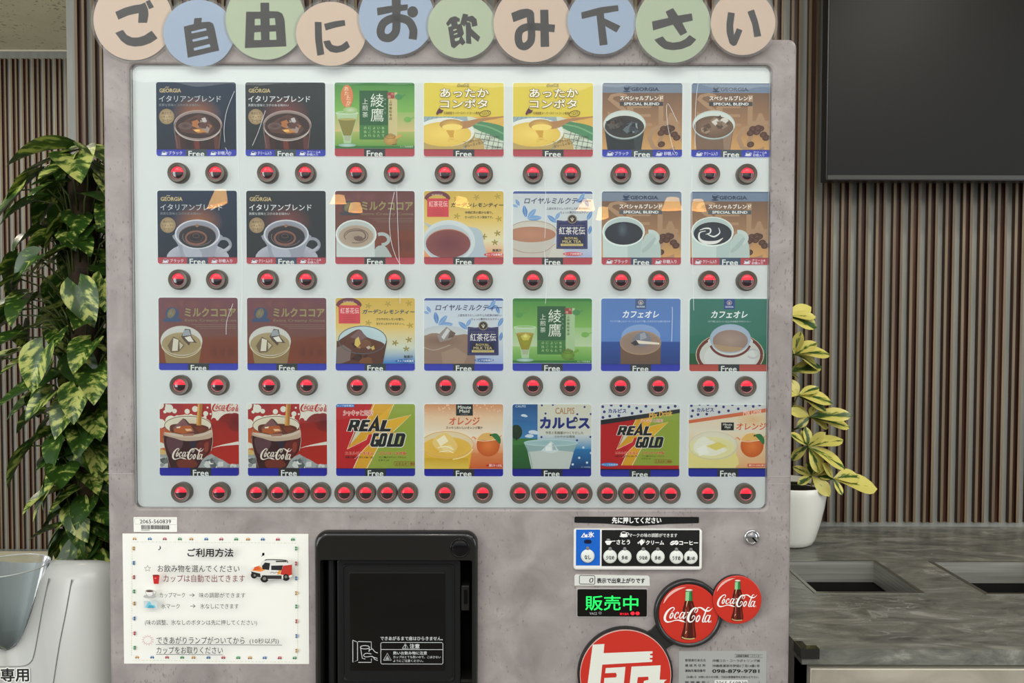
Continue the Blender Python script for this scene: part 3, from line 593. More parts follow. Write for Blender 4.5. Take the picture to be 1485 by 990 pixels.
def art_cocoa(P, hot, tone=0):
    x0, y0, x1, y1 = P.b; w = x1 - x0; h = y1 - y0; yb = y1 - 54 * h / 560
    X = lambda a: x0 + a * w / 600; Y = lambda a: y0 + a * h / 560
    P.rect(x0, y0, x1, Y(300), (106, 62, 62) if hot else (112, 66, 78), (112, 66, 54)); P.rect(x0, Y(300), x1, yb, (118, 60, 40), (126, 58, 34))
    R = random.Random(4)
    for i in range(5): P.glow(X(R.uniform(60, 560)), Y(R.uniform(40, 120)), 70, 40, (124, 74, 72), (109, 64, 68))
    for i in range(3): P.glow(X(430 + 60 * i), Y(420), 50, 60, (104, 48, 34), (120, 59, 38))
    ink = (150, 140, 92); blu = (52, 76, 112) if not hot else (70, 66, 74)
    P.text('ミルクココア', X(200), Y(80), X(585), Y(146), ink, 0.035); P.text('Extra Creamy Cocoa', X(200), Y(164), X(590), Y(190), (136, 122, 96), 0.01)
    for i in range(3): P.rect(X(250 + i * 30), Y(206 + i * 14), X(590), Y(210 + i * 14), (128, 104, 90))
    P.ell(X(104), Y(125), 50, 50, blu); P.ell(X(98), Y(120), 28, 40, (148, 136, 96), (110, 100, 76), rot=30); P.stroke([(X(88), Y(150)), (X(112), Y(92))], 3, blu, 0)
    P.poly([(X(30), Y(176)), (X(48), Y(160)), (X(160), Y(160)), (X(180), Y(176)), (X(166), Y(186)), (X(44), Y(186))], blu)
    if hot:
        P.ring(X(350), Y(370), 55, 42, 26, (176, 186, 184), -120, 90, 16); P.sm([(X(280), yb + 16), (X(310), Y(430)), (X(370), Y(420)), (X(410), Y(470)), (X(420), yb + 16)], (176, 184, 182))
        P.rect(X(8), Y(340), X(298), yb, (188, 196, 194), (206, 212, 210)); P.ell(X(158), Y(334), 158, 116, (196, 202, 200), (220, 226, 224)); P.ell(X(158), Y(332), 146, 104, (170, 176, 174), (190, 196, 192)); P.ell(X(158), Y(346), 134, 84, (160, 140, 122), (178, 160, 140))
        P.ring(X(158), Y(344), 92, 54, 8, (128, 106, 92), 150, 470, 24); P.stroke([(X(70), Y(350)), (X(110), Y(310)), (X(200), Y(306)), (X(230), Y(346)), (X(200), Y(376)), (X(160), Y(374)), (X(146), Y(356)), (X(180), Y(346))], [4, 8, 10, 12, 14, 12, 10, 6], (112, 90, 80), 4); P.ell(X(182), Y(362), 28, 16, (112, 90, 80), n=14)
    else:
        P.poly([(X(28), Y(350)), (X(56), yb + 6), (X(300), yb + 6), (X(330), Y(350))], (142, 118, 76)); P.ell(X(172), Y(332), 155, 110, (188, 186, 176), (204, 204, 198)); P.ell(X(172), Y(356), 146, 84, (152, 132, 92), (164, 146, 106))
        P.poly([(X(170), Y(300)), (X(200), Y(240)), (X(240), Y(244)), (X(250), Y(300)), (X(290), Y(350)), (X(240), Y(344)), (X(230), Y(370)), (X(190), Y(330))], (84, 70, 62)); P.poly([(X(190), Y(252)), (X(230), Y(246)), (X(244), Y(290)), (X(180), Y(296))], (150, 156, 164)); P.poly([(X(196), Y(306)), (X(240), Y(296)), (X(266), Y(340)), (X(226), Y(340))], (224, 220, 208))
        P.poly([(X(66), Y(370)), (X(112), Y(300)), (X(150), Y(320)), (X(196), Y(370)), (X(150), Y(420)), (X(92), Y(424))], (112, 94, 70)); P.poly([(X(112), Y(312)), (X(150), Y(326)), (X(142), Y(410)), (X(100), Y(412))], (214, 208, 190)); P.poly([(X(156), Y(340)), (X(186), Y(366)), (X(160), Y(400))], (192, 184, 160))
        P.ring(X(172), Y(345), 152, 112, 6, (206, 198, 164), 15, 165, 24); P.ring(X(172), Y(335), 154, 108, 4, (196, 194, 184), 0, 360, 30)
    band(P, yb, 'red' if hot else 'blue')

def art_lemon(P, hot):
    x0, y0, x1, y1 = P.b; w = x1 - x0; h = y1 - y0; yb = y1 - 54 * h / 558
    X = lambda a: x0 + a * w / 606; Y = lambda a: y0 + a * h / 558
    P.rect(x0, y0, x1, Y(220), (206, 172, 74), (220, 190, 104)); P.rect(x0, Y(220), x1, Y(380), (220, 190, 104), (224, 214, 176) if hot else (206, 212, 196)); P.rect(x0, Y(380), x1, yb, (224, 214, 176) if hot else (206, 212, 196), (222, 140, 92) if hot else (54, 128, 192))
    for (a, b) in ((400, 45), (560, 40), (250, 60), (250, 190), (570, 210), (560, 320), (455, 345), (540, 390)):
        c = (176, 150, 66) if b < 300 else (150, 134, 62)
        for k in range(5):
            t = k * 1.25 + a; P.ell(X(a) + 14 * math.cos(t), Y(b) + 12 * math.sin(t), 13, 5, c, rot=math.degrees(t), n=8)
    rb = (150, 60, 66)
    P.ring(X(102), Y(60), 84, 46, 30, (112, 56, 66), 180, 360, 16); P.poly([(X(8), Y(56)), (X(34), Y(44)), (X(36), Y(80)), (X(20), Y(70))], (96, 46, 56)); P.poly([(X(200), Y(56)), (X(172), Y(44)), (X(170), Y(80)), (X(188), Y(72))], (96, 46, 56))
    P.rect(X(24), Y(56), X(188), Y(196), (206, 66, 76)); P.text('紅茶花伝', X(60), Y(22), X(142), Y(36), (230, 200, 190), 0.0, 0); P.text('紅茶花伝', X(38), Y(76), X(180), Y(120), (246, 220, 214), 0.0)
    for i in range(4): P.rect(X(60), Y(136 + i * 14), X(154), Y(139 + i * 14), (170, 52, 62))
    ti = 'ガーデンレモンティー'; P.text(ti, X(208), Y(88), X(604), Y(122), (34, 70, 92) if not hot else (52, 62, 44), 0.03, 0.2)
    for i, t in enumerate(('本格紅茶の豊かな香り。', 'さっぱりレモン風味です。') if hot else ('さわやかなレモンの香り。', '甘さすっきりアイスティー。')): P.text(t, X(312), Y(152 + i * 36), X(525), Y(172 + i * 36), (58, 62, 52), 0.015)
    if hot:
        P.sm([(X(-10), Y(230)), (X(60), Y(260)), (X(400), Y(280)), (X(455), Y(400)), (X(470), yb + 20), (X(300), yb + 30)], (176, 190, 200)); P.ell(X(190), Y(385), 200, 165, (196, 206, 212), (206, 214, 216)); P.ell(X(180), Y(395), 180, 140, (170, 182, 190), (186, 196, 202)); P.ell(X(184), Y(400), 170, 112, (112, 52, 62), (136, 74, 72)); P.ring(X(184), Y(398), 168, 108, 6, (196, 140, 110), 190, 330, 16)
    else:
        P.poly([(X(8), Y(330)), (X(4), yb + 4), (X(360), yb + 4), (X(394), Y(330))], (92, 54, 38)); P.ell(X(208), Y(320), 184, 108, (176, 200, 206), (190, 210, 214)); P.sm([(X(20), Y(340)), (X(80), Y(290)), (X(180), Y(240)), (X(240), Y(300)), (X(370), Y(350)), (X(340), Y(420)), (X(200), Y(440)), (X(60), Y(400))], (96, 56, 42))
        P.poly([(X(110), Y(300)), (X(184), Y(240)), (X(240), Y(300)), (X(190), Y(330))], (120, 88, 88)); ice(P, X(210), Y(360), 90, [(120, 78, 54), (66, 36, 26), (160, 124, 84), (188, 178, 160), (90, 52, 36)], 9, 13)
        P.poly([(X(150), Y(320)), (X(176), Y(296)), (X(192), Y(350)), (X(168), Y(380)), (X(144), Y(360))], (214, 186, 96)); P.poly([(X(270), Y(380)), (X(292), Y(364)), (X(300), Y(392)), (X(280), Y(400))], (206, 178, 90)); P.poly([(X(10), Y(380)), (X(60), Y(360)), (X(120), Y(400)), (X(110), Y(480)), (X(40), yb), (X(6), yb)], (124, 104, 98))
        ice(P, X(190), Y(460), 90, [(120, 74, 40), (70, 38, 24), (150, 100, 56), (58, 30, 20)], 12, 10); P.ring(X(206), Y(322), 184, 106, 6, (90, 96, 100), 0, 360, 34)
    P.text('無果汁', X(522), Y(440), X(592), Y(462), (54, 62, 60), 0.03); P.ell(X(532), Y(484), 76, 16, (206, 66, 76) if hot else (36, 104, 172), n=20); P.text('カップ自販機用', X(472), Y(474), X(596), Y(492), (230, 232, 230), 0.015)
    band(P, yb, 'red' if hot else 'blue')

def art_royal(P, hot):
    x0, y0, x1, y1 = P.b; w = x1 - x0; h = y1 - y0; yb = y1 - 54 * h / 560
    X = lambda a: x0 + a * w / 602; Y = lambda a: y0 + a * h / 560
    P.rect(x0, y0, x1, Y(300), (196, 206, 222) if not hot else (198, 202, 204), (206, 212, 214)); P.rect(x0, Y(300), x1, yb, (206, 212, 214), (170, 184, 214)); P.rect(x0, y0, x1, Y(18), (66, 84, 150))
    def leaf(cx, cy, l, a, c):
        t = math.radians(a); ux, uy = math.cos(t), math.sin(t)
        P.sm([(cx, cy), (cx + ux * l * .5 - uy * l * .2, cy + uy * l * .5 + ux * l * .2), (cx + ux * l, cy + uy * l), (cx + ux * l * .5 + uy * l * .2, cy + uy * l * .5 - ux * l * .2)], c, 3); P.stroke([(cx, cy), (cx + ux * l, cy + uy * l)], 2, (190, 206, 226), 0)
    for q in ((100, 200, 95, -100), (110, 210, 100, -50), (110, 210, 110, -5), (40, 120, 50, -160), (330, 240, 90, -140), (320, 220, 70, -60), (560, 60, 90, 170), (500, 80, 80, -60), (570, 120, 70, -110), (560, 220, 80, -60), (590, 260, 70, 100), (20, 60, 60, 60)):
        leaf(X(q[0]), Y(q[1]), q[2], q[3], random.Random(q[0]).choice([(88, 132, 190), (120, 158, 204), (104, 146, 198)]))
    P.text('ロイヤルミルクティー', X(90), Y(50), X(590), Y(96), (38, 42, 92), 0.02, 0.22)
    P.text('上品な甘さとしっかりした紅茶の味わい', X(254), Y(122), X(588), Y(140), (40, 44, 70), 0.015); P.text('ちょっと贅沢なミルクティー', X(358), Y(152), X(588), Y(170), (40, 44, 70), 0.015)
    if hot:
        P.sm([(X(-20), Y(400)), (X(330), Y(400)), (X(380), Y(440)), (X(370), yb + 20), (X(-20), yb + 20)], (204, 200, 190)); P.poly([(X(0), Y(330)), (X(4), yb), (X(270), yb), (X(330), Y(330))], (196, 190, 180))
        P.ell(X(150), Y(305), 180, 82, (214, 212, 204), (198, 190, 176)); P.ell(X(140), Y(330), 186, 60, (190, 136, 108), (176, 124, 98)); P.ring(X(150), Y(305), 180, 80, 4, (160, 130, 100), 180, 360, 24); P.stroke([(X(0), Y(440)), (X(100), Y(470)), (X(240), Y(460)), (X(320), Y(400))], 4, (170, 132, 100), 4)
    else:
        P.ell(X(150), Y(300), 200, 90, (214, 216, 214), (190, 196, 200)); P.sm([(X(-20), Y(340)), (X(0), yb + 40), (X(360), yb + 40), (X(370), Y(360)), (X(330), Y(280)), (X(200), Y(290)), (X(60), Y(270))], (150, 122, 104)); P.ell(X(130), Y(330), 190, 55, (128, 100, 84), (152, 124, 106))
        P.poly([(X(100), Y(290)), (X(170), Y(220)), (X(240), Y(270)), (X(200), Y(320)), (X(120), Y(340))], (150, 138, 132)); P.poly([(X(130), Y(300)), (X(176), Y(230)), (X(196), Y(250)), (X(150), Y(320))], (206, 206, 208)); P.poly([(X(200), Y(250)), (X(240), Y(270)), (X(220), Y(300)), (X(180), Y(310))], (104, 84, 76)); P.poly([(X(130), Y(420)), (X(240), Y(380)), (X(330), Y(440)), (X(300), yb), (X(140), yb)], (162, 136, 116))
        P.stroke([(X(0), Y(380)), (X(80), Y(400)), (X(200), Y(360))], 5, (180, 170, 160), 4)
    P.poly([(X(332), Y(220)), (X(390), Y(226)), (X(450), Y(218)), (X(510), Y(226)), (X(564), Y(220)), (X(566), Y(440)), (X(330), Y(440))], (40, 42, 92)); P.stroke([(X(342), Y(232)), (X(554), Y(232)), (X(556), Y(430)), (X(340), Y(430)), (X(342), Y(232))], 2, (120, 120, 150), 0)
    P.ell(X(449), Y(212), 36, 35, (50, 42, 40)); P.ring(X(449), Y(212), 32, 31, 4, (170, 150, 120)); P.stroke([(X(449), Y(228)), (X(436), Y(204))], 5, (210, 200, 170), 0); P.stroke([(X(449), Y(228)), (X(462), Y(204))], 5, (210, 200, 170), 0); P.stroke([(X(449), Y(228)), (X(449), Y(196))], 5, (210, 200, 170), 0)
    P.text('KOUCHAKADEN', X(360), Y(256), X(536), Y(264), (130, 120, 140), 0.0); P.text('紅茶花伝', X(350), Y(272), X(546), Y(330), (230, 226, 220), 0.012)
    P.poly([(X(364), Y(342)), (X(532), Y(342)), (X(532), Y(396)), (X(364), Y(396))], (34, 34, 54)); P.text('ROYAL', X(394), Y(350), X(496), Y(368), (214, 196, 130), 0.02); P.text('MILK TEA', X(376), Y(374), X(516), Y(394), (214, 196, 130), 0.02)
    P.rect(X(362), Y(400), X(532), Y(418), (206, 186, 120)); P.text('ロイヤルミルクティー', X(376), Y(404), X(520), Y(414), (80, 66, 40), 0.01)
    P.ell(X(455), Y(478), 76, 15, (206, 66, 76) if hot else (70, 110, 170), n=20); P.text('カップ自販機用', X(392), Y(470), X(520), Y(486), (232, 230, 230), 0.015)
    band(P, yb, 'red' if hot else 'blue')

def art_cafe(P, green):
    x0, y0, x1, y1 = P.b; w = x1 - x0; h = y1 - y0; yb = y1 - 54 * h / 556
    X = lambda a: x0 + a * w / 610; Y = lambda a: y0 + a * h / 556
    if green: P.rect(x0, y0, x1, Y(420), (56, 116, 102), (44, 112, 92)); P.rect(x0, Y(420), x1, yb, (36, 92, 56), (34, 86, 48))
    else: P.rect(x0, y0, x1, Y(330), (88, 124, 184), (92, 132, 196)); P.rect(x0, Y(330), x1, yb, (52, 84, 156), (40, 66, 132))
    P.rect(X(262), y0, X(346), Y(80), (42, 68, 132) if green else (72, 92, 130)); P.ring(X(304), Y(30), 18, 16, 4, (196, 190, 190)); P.ell(X(304), Y(32), 9, 10, (200, 180, 160), n=10); P.text('GEORGIA', X(272), Y(56), X(336), Y(68), (214, 218, 224), 0.03)
    P.text('カフェオレ', X(168), Y(94), X(444), Y(146), (236, 238, 238), 0.03, 0.2)
    P.text('コクで愉しむコーヒー仕上げの本格まろやかコーヒー' if green else 'アイスで楽しむコーヒーとミルクで愉しむまろやかな味の合わせ', X(140 if green else 68), Y(166), X(470 if green else 532), Y(182), (206, 218, 226), 0.0)
    if green:
        P.ell(X(312), Y(430), 262, 170, (196, 200, 190), (206, 206, 198)); P.ring(X(312), Y(430), 246, 156, 24, (112, 52, 46)); P.ring(X(312), Y(430), 262, 170, 4, (206, 190, 150)); P.ell(X(312), Y(450), 200, 120, (204, 208, 204), (214, 216, 212))
        P.ring(X(490), Y(420), 46, 34, 14, (190, 192, 190), -150, 150, 18)
        P.sm([(X(160), Y(300)), (X(180), Y(400)), (X(240), Y(460)), (X(250), Y(510)), (X(370), Y(510)), (X(390), Y(460)), (X(450), Y(400)), (X(470), Y(300))], (208, 210, 204)); P.ring(X(314), Y(330), 156, 112, 18, (112, 52, 46), 15, 165, 26)
        P.ell(X(314), Y(306), 158, 112, (178, 190, 206), (162, 180, 200)); P.ell(X(314), Y(322), 136, 84, (170, 148, 136), (150, 124, 112)); P.sm([(X(190), Y(350)), (X(300), Y(365)), (X(410), Y(375)), (X(380), Y(400)), (X(300), Y(408)), (X(230), Y(395))], (176, 148, 116))
    else:
        P.rect(X(150), Y(310), X(460), yb, (120, 92, 76), (112, 86, 70)); P.ell(X(306), Y(290), 150, 92, (120, 152, 204), (136, 164, 208)); P.ell(X(304), Y(338), 156, 92, (140, 116, 104), (158, 134, 118)); P.ring(X(304), Y(338), 156, 90, 6, (178, 146, 110), 0, 360, 34)
        P.sm([(X(240), Y(330)), (X(280), Y(270)), (X(330), Y(252)), (X(376), Y(290)), (X(380), Y(340)), (X(310), Y(370))], (124, 126, 138)); P.poly([(X(300), Y(270)), (X(336), Y(258)), (X(352), Y(300)), (X(300), Y(320))], (158, 162, 172)); P.poly([(X(228), Y(340)), (X(272), Y(316)), (X(300), Y(350)), (X(260), Y(362))], (66, 58, 60)); P.poly([(X(270), Y(318)), (X(450), Y(338)), (X(448), Y(352)), (X(290), Y(346))], (236, 222, 206))
    band(P, yb, (176, 72, 60) if green else 'blue')

def art_cola(P):
    # reading box 28..965 x 42..900
    P.rect(28, 42, 965, 900, (168, 36, 30), (176, 44, 30)); P.rect(28, 340, 300, 800, (186, 84, 40), (196, 112, 60)); P.rect(28, 42, 300, 320, (150, 30, 36), (172, 40, 34))
    cr = (222, 220, 206)
    P.rect(640, 42, 965, 240, cr); P.ell(560, 160, 92, 118, (160, 32, 30)); P.ell(860, 330, 160, 175, (126, 30, 26), (132, 32, 26)); P.ell(740, 400, 150, 145, (150, 32, 24)); P.rect(640, 330, 965, 800, (158, 34, 24), (178, 36, 22)); P.glow(920, 260, 90, 110, (104, 26, 24), (132, 32, 26)); P.ell(670, 240, 30, 30, (160, 32, 30), n=14)
    for (a, b, r) in ((30, 60, 50), (140, 100, 50), (205, 130, 28), (92, 138, 20), (110, 60, 14), (355, 135, 31), (450, 105, 36), (598, 88, 12), (633, 164, 12), (575, 160, 30), (565, 205, 20), (40, 280, 55), (160, 250, 66), (240, 220, 40), (330, 210, 40), (400, 190, 26)): P.ell(a, b, r, r, cr, n=20)
    P.stroke([(650, 570), (760, 540), (965, 510)], [3, 14, 40], cr, 3); P.stroke([(28, 540), (60, 545), (90, 560)], [80, 60, 20], cr, 3); P.sm([(28, 590), (80, 600), (120, 640), (28, 650)], (206, 176, 110)); P.rect(28, 650, 200, 810, (150, 156, 156), (196, 198, 192))
    ice(P, 80, 730, 110, [(84, 88, 88), (196, 198, 192), (140, 146, 144), (110, 114, 112), (222, 222, 214)], 21, 22)
    P.poly([(480, 805), (520, 720), (580, 670), (640, 640), (700, 680), (770, 710), (830, 750), (880, 775), (965, 760), (965, 805)], (160, 166, 164)); ice(P, 660, 745, 120, [(90, 96, 98), (206, 208, 204), (140, 148, 148), (116, 122, 124), (226, 226, 220)], 22, 36); ice(P, 880, 790, 60, [(180, 184, 180), (206, 208, 204), (130, 136, 136)], 23, 12)
    # glass
    P.sm([(80, 420), (78, 480), (92, 580), (130, 700), (150, 830), (440, 830), (540, 700), (620, 620), (655, 500), (650, 400), (500, 430), (250, 430)], (56, 18, 20))
    P.sm([(110, 460), (180, 440), (300, 480), (290, 560), (230, 640), (160, 640), (120, 560)], (92, 58, 64)); P.sm([(380, 500), (440, 480), (460, 560), (420, 590)], (44, 34, 50)); P.sm([(470, 520), (620, 440), (640, 520), (600, 620), (520, 690), (480, 620)], (96, 30, 24)); P.sm([(240, 720), (400, 700), (480, 760), (420, 805), (260, 805)], (112, 44, 28)); P.sm([(560, 520), (610, 500), (600, 600), (565, 610)], (140, 56, 40))
    P.ell(365, 290, 280, 118, (210, 196, 166), (222, 216, 196)); P.sm([(150, 330), (180, 290), (300, 280), (450, 280), (590, 310), (610, 350), (560, 392), (350, 410), (180, 390)], (96, 44, 28))
    P.poly([(190, 330), (310, 215), (340, 225), (470, 380), (300, 390), (200, 370)], (126, 84, 84)); P.poly([(310, 215), (340, 225), (470, 375), (440, 382)], (88, 56, 54)); P.poly([(200, 345), (260, 310), (400, 300), (440, 370), (300, 400), (200, 380)], (176, 92, 46)); P.poly([(330, 340), (400, 340), (420, 362), (350, 370)], (226, 190, 150)); P.poly([(230, 318), (280, 312), (270, 332), (232, 332)], (238, 226, 206)); P.poly([(440, 320), (530, 310), (590, 350), (500, 390)], (120, 56, 34))
    P.sm([(85, 380), (180, 400), (360, 420), (560, 400), (650, 360), (650, 440), (540, 470), (400, 485), (300, 480), (200, 450), (90, 420)], (192, 168, 146)); P.sm([(90, 385), (200, 392), (360, 408), (540, 392), (640, 350), (648, 380), (520, 430), (340, 440), (180, 425)], (206, 190, 172)); P.poly([(300, 400), (440, 395), (430, 425), (310, 430)], (186, 128, 112))
    P.ring(368, 300, 278, 110, 8, (120, 92, 72), 0, 360, 44); P.stroke([(94, 330), (78, 440), (90, 560), (150, 800)], 6, (150, 122, 110), 4); P.stroke([(645, 320), (660, 470), (640, 600)], 7, (200, 172, 160), 4)
    P.poly([(487, 42), (545, 42), (530, 200), (525, 300), (468, 300), (475, 180)], (196, 140, 62)); P.poly([(510, 42), (545, 42), (530, 200), (525, 290), (505, 290)], (166, 108, 44)); P.stroke([(495, 50), (485, 200), (480, 290)], 7, (226, 184, 110), 0)
    script_logo(P, 182, 572, 552, 708, (232, 220, 206), 1.15); script_logo(P, 660, 25, 1010, 132, (176, 32, 36), 1.15)
    band(P, 805, (28, 30, 150), 0.52, dark=(42, 44, 46))

def art_realgold(P, ox=0, oy=0, k=1.0, mix=False):
    # design read in the units of the plain card (98..703 x 27..580)
    f = lambda pts: [(ox + a * k, oy + b * k) for a, b in pts]
    x0, y0, x1, y1 = P.b
    if not mix: P.rect(x0, y0, x1, y1, (176, 30, 34))
    P.poly(f([(380, -60), (240, 260), (160, 440), (230, 525), (700, 525), (900, 525), (900, -60)]), (206, 206, 180)); P.poly(f([(398, -60), (300, 230), (180, 370), (160, 500), (236, 525), (420, 525), (900, 525), (900, -60)]), (216, 162, 44))
    P.poly(f([(98, -60), (98, 525), (228, 525), (330, 320), (180, 374), (240, 236), (300, 236), (410, -60)]), (184, 30, 34)) if not mix else P.poly(f([(60, -20), (60, 525), (228, 525), (330, 320), (180, 374), (240, 236), (300, 236), (400, -20)]), (184, 30, 34))
    P.poly(f([(545, 20), (490, 150), (675, 108), (530, 240), (560, 250), (420, 360), (340, 525), (900, 525), (900, -60), (580, -60)]), (146, 164, 62))
    P.poly(f([(545, 20), (470, 160), (675, 108), (540, 236), (400, 240), (420, 130)]), (224, 174, 52)); P.stroke(f([(545, 20), (485, 155), (675, 108), (535, 240)]), 4 * k, (232, 230, 210), 0); P.stroke(f([(455, 300), (420, 360), (330, 525)]), 5 * k, (232, 230, 210), 0); P.stroke(f([(240, 232), (182, 374), (325, 312), (228, 525)]), 5 * k, (232, 230, 210), 0); P.stroke(f([(395, 20), (355, 110), (330, 150)]), 5 * k, (232, 220, 190), 0)
    P.poly(f([(182, 374), (240, 340), (330, 300), (345, 262), (400, 255), (355, 330), (330, 350), (235, 450), (300, 340)]), (196, 40, 44)); P.stroke(f([(345, 262), (330, 300), (182, 374)]), 3 * k, (240, 220, 210), 0); P.stroke(f([(400, 255), (352, 335), (240, 450)]), 3 * k, (240, 220, 210), 0)
    bk = (30, 30, 32)
    def L(*polys, w=5):
        for q in polys: P.stroke(f(q), 12 * k, (226, 226, 216), 0, True)
        for q in polys: P.poly(f(q), bk)
    # REAL (slanted block capitals)
    L([(208, 148), (275, 148), (285, 160), (272, 200), (258, 206), (268, 236), (236, 236), (232, 208), (222, 208), (212, 236), (182, 236), (206, 165)],
      [(300, 148), (362, 148), (356, 168), (325, 168), (320, 182), (348, 182), (342, 202), (314, 202), (308, 216), (342, 216), (336, 238), (268, 238)],
      [(418, 108), (432, 236), (398, 236), (398, 214), (378, 214), (366, 238), (336, 238)],
      [(455, 150), (492, 150), (468, 216), (520, 216), (512, 238), (430, 238)])
    P.poly(f([(232, 165), (250, 165), (244, 186), (226, 186)]), (224, 226, 214)); P.poly(f([(398, 170), (400, 196), (386, 196)]), (224, 174, 52))
    L([(385, 250), (430, 250), (422, 275), (402, 275), (386, 335), (400, 335), (404, 316), (394, 316), (398, 298), (432, 298), (418, 356), (370, 356), (358, 340)],
      [(450, 250), (486, 250), (494, 262), (476, 345), (462, 356), (424, 356), (420, 340), (438, 262)],
      [(512, 250), (540, 250), (518, 334), (548, 334), (542, 356), (482, 356)],
      [(560, 250), (620, 250), (632, 266), (612, 345), (598, 356), (534, 356)])
    P.poly(f([(460, 274), (468, 274), (452, 334), (444, 334)]), (214, 214, 190)); P.poly(f([(586, 274), (600, 274), (584, 334), (568, 334)]), (170, 180, 110))
    P.text('シャキッと元気!', ox + 155 * k, oy + 74 * k, ox + 380 * k, oy + 116 * k, (196, 30, 36), 0.02, 0.1, outline=(236, 232, 222), ow=0.08) if not mix else P.text('シャキッと元気!', ox + 412 * k, oy + 80 * k, ox + 620 * k, oy + 112 * k, (196, 30, 36), 0.02, 0.1, outline=(236, 232, 222), ow=0.08)
    P.text('エネルギーを注入', ox + 168 * k, oy + 392 * k, ox + 384 * k, oy + 418 * k, (196, 34, 36), 0.03, 0, outline=(230, 214, 190), ow=0.06); P.text('エネルギーを炸裂', ox + 424 * k, oy + 392 * k, ox + 634 * k, oy + 418 * k, (196, 34, 36), 0.03, 0, outline=(216, 216, 160), ow=0.06)
    P.text('炭酸で弾けビタミンB6・B2', ox + 168 * k, oy + 428 * k, ox + 380 * k, oy + 444 * k, (50, 36, 26), 0.02); P.text('アミノ酸(アルギニン・アラニン)', ox + 424 * k, oy + 428 * k, ox + 634 * k, oy + 444 * k, (50, 44, 26), 0.015); P.text('ビタミンC', ox + 424 * k, oy + 450 * k, ox + 506 * k, oy + 466 * k, (50, 44, 26), 0.015)
    P.stroke(f([(544, 470), (704, 470), (704, 500), (544, 500), (544, 470)]), 3 * k, (150, 60, 30), 0); P.text('エネルギー飲料', ox + 552 * k, oy + 475 * k, ox + 712 * k, oy + 496 * k, (150, 44, 26), 0.02)
def art_realgold_plain(P):
    art_realgold(P); x0, y0, x1, y1 = P.b
    P.rect(x0, y0, x0 + 142, y0 + 24, (54, 116, 186)); P.text('カップ自販機用', x0 + 8, y0 + 5, x0 + 134, y0 + 20, (206, 224, 238), 0.01)
    band(P, 521, (28, 32, 150), dark=(46, 50, 50))
def dots(P, pts, r, c): 
    for a, b in pts: P.ell(a, b, r, r, c, n=14)
def art_mix_gold(P):
    x0, y0, x1, y1 = P.b   # 742,32 .. 1345,583
    P.rect(x0, y0, x1, y1, (184, 30, 34)); art_realgold(P, 720, 78, 0.8, True)
    P.poly([(742, 32), (1346, 32), (1346, 66), (742, 152)], (212, 214, 212)); P.poly([(742, 150), (1346, 64), (1346, 94), (742, 186)], (34, 38, 42))
    dots(P, [(757, 48), (822, 36), (895, 40), (957, 47), (1016, 58), (1086, 44), (1134, 72), (1194, 48), (1257, 54), (1309, 43), (769, 87), (759, 130), (811, 120), (880, 116), (981, 98), (1048, 84)], 11, (44, 56, 120))
    P.text('カルピス', 800, 64, 936, 94, (32, 48, 128), 0.045); P.text('Mix Drink', 1112, 84, 1288, 124, (222, 178, 84), 0.03, 0.15, 7)
    P.ell(812, 491, 68, 14, (66, 132, 196), n=20); P.text('カップ自販機用', 754, 484, 872, 499, (206, 224, 238), 0.01)
    P.rect(742, 524, 1346, 532, (20, 20, 40)); band(P, 530, (34, 42, 150), dark=(46, 50, 52))
def orange(P, cx, cy, r):
    P.ell(cx, cy, r, r, (226, 128, 62), (196, 92, 36)); P.sm([(cx - r * .95, cy - r * .45), (cx - r * .5, cy - r * .98), (cx + r * .3, cy - r * 1.02), (cx + r * .9, cy - r * .5), (cx + r * .3, cy - r * .4), (cx - r * .4, cy - r * .42)], (226, 182, 104))
    P.stroke([(cx - r * 1.0, cy - r * .4), (cx - r * .3, cy - r * .34), (cx + r * .5, cy - r * .44), (cx + r, cy - r * .5)], r * .05, (240, 226, 200), 3)
    P.sm([(cx + r * .25, cy - r * .9), (cx + r * .7, cy - r * 1.0), (cx + r * 1.05, cy - r * .6), (cx + r * 1.0, cy - r * .1), (cx + r * .6, cy - r * .5)], (50, 116, 66)); P.ell(cx + r * .2, cy - r * .86, r * .09, r * .09, (50, 70, 30), n=8)
    P.stroke([(cx - r * 1.05, cy - r * .5), (cx - r * 1.3, cy - r * .7), (cx - r * 1.45, cy - r * .55)], [r * .1, r * .08, r * .02], (216, 130, 70), 3); P.stroke([(cx + r * 1.0, cy - r * .7), (cx + r * 1.2, cy - r * .9)], [r * .08, r * .02], (216, 130, 70), 0)
def mmaid(P, a, b, c, d):
    P.rect(a, b, c, d, (30, 34, 32)); h = d - b; P.text('Minute', a + 14, b + h * .12, c - 14, b + h * .40, (226, 226, 216), 0.02); P.text('Maid', a + 26, b + h * .46, c - 26, b + h * .74, (226, 226, 216), 0.02); P.text('ミニッツメイド', a + 36, b + h * .84, c - 36, b + h * .94, (200, 200, 190), 0.0)
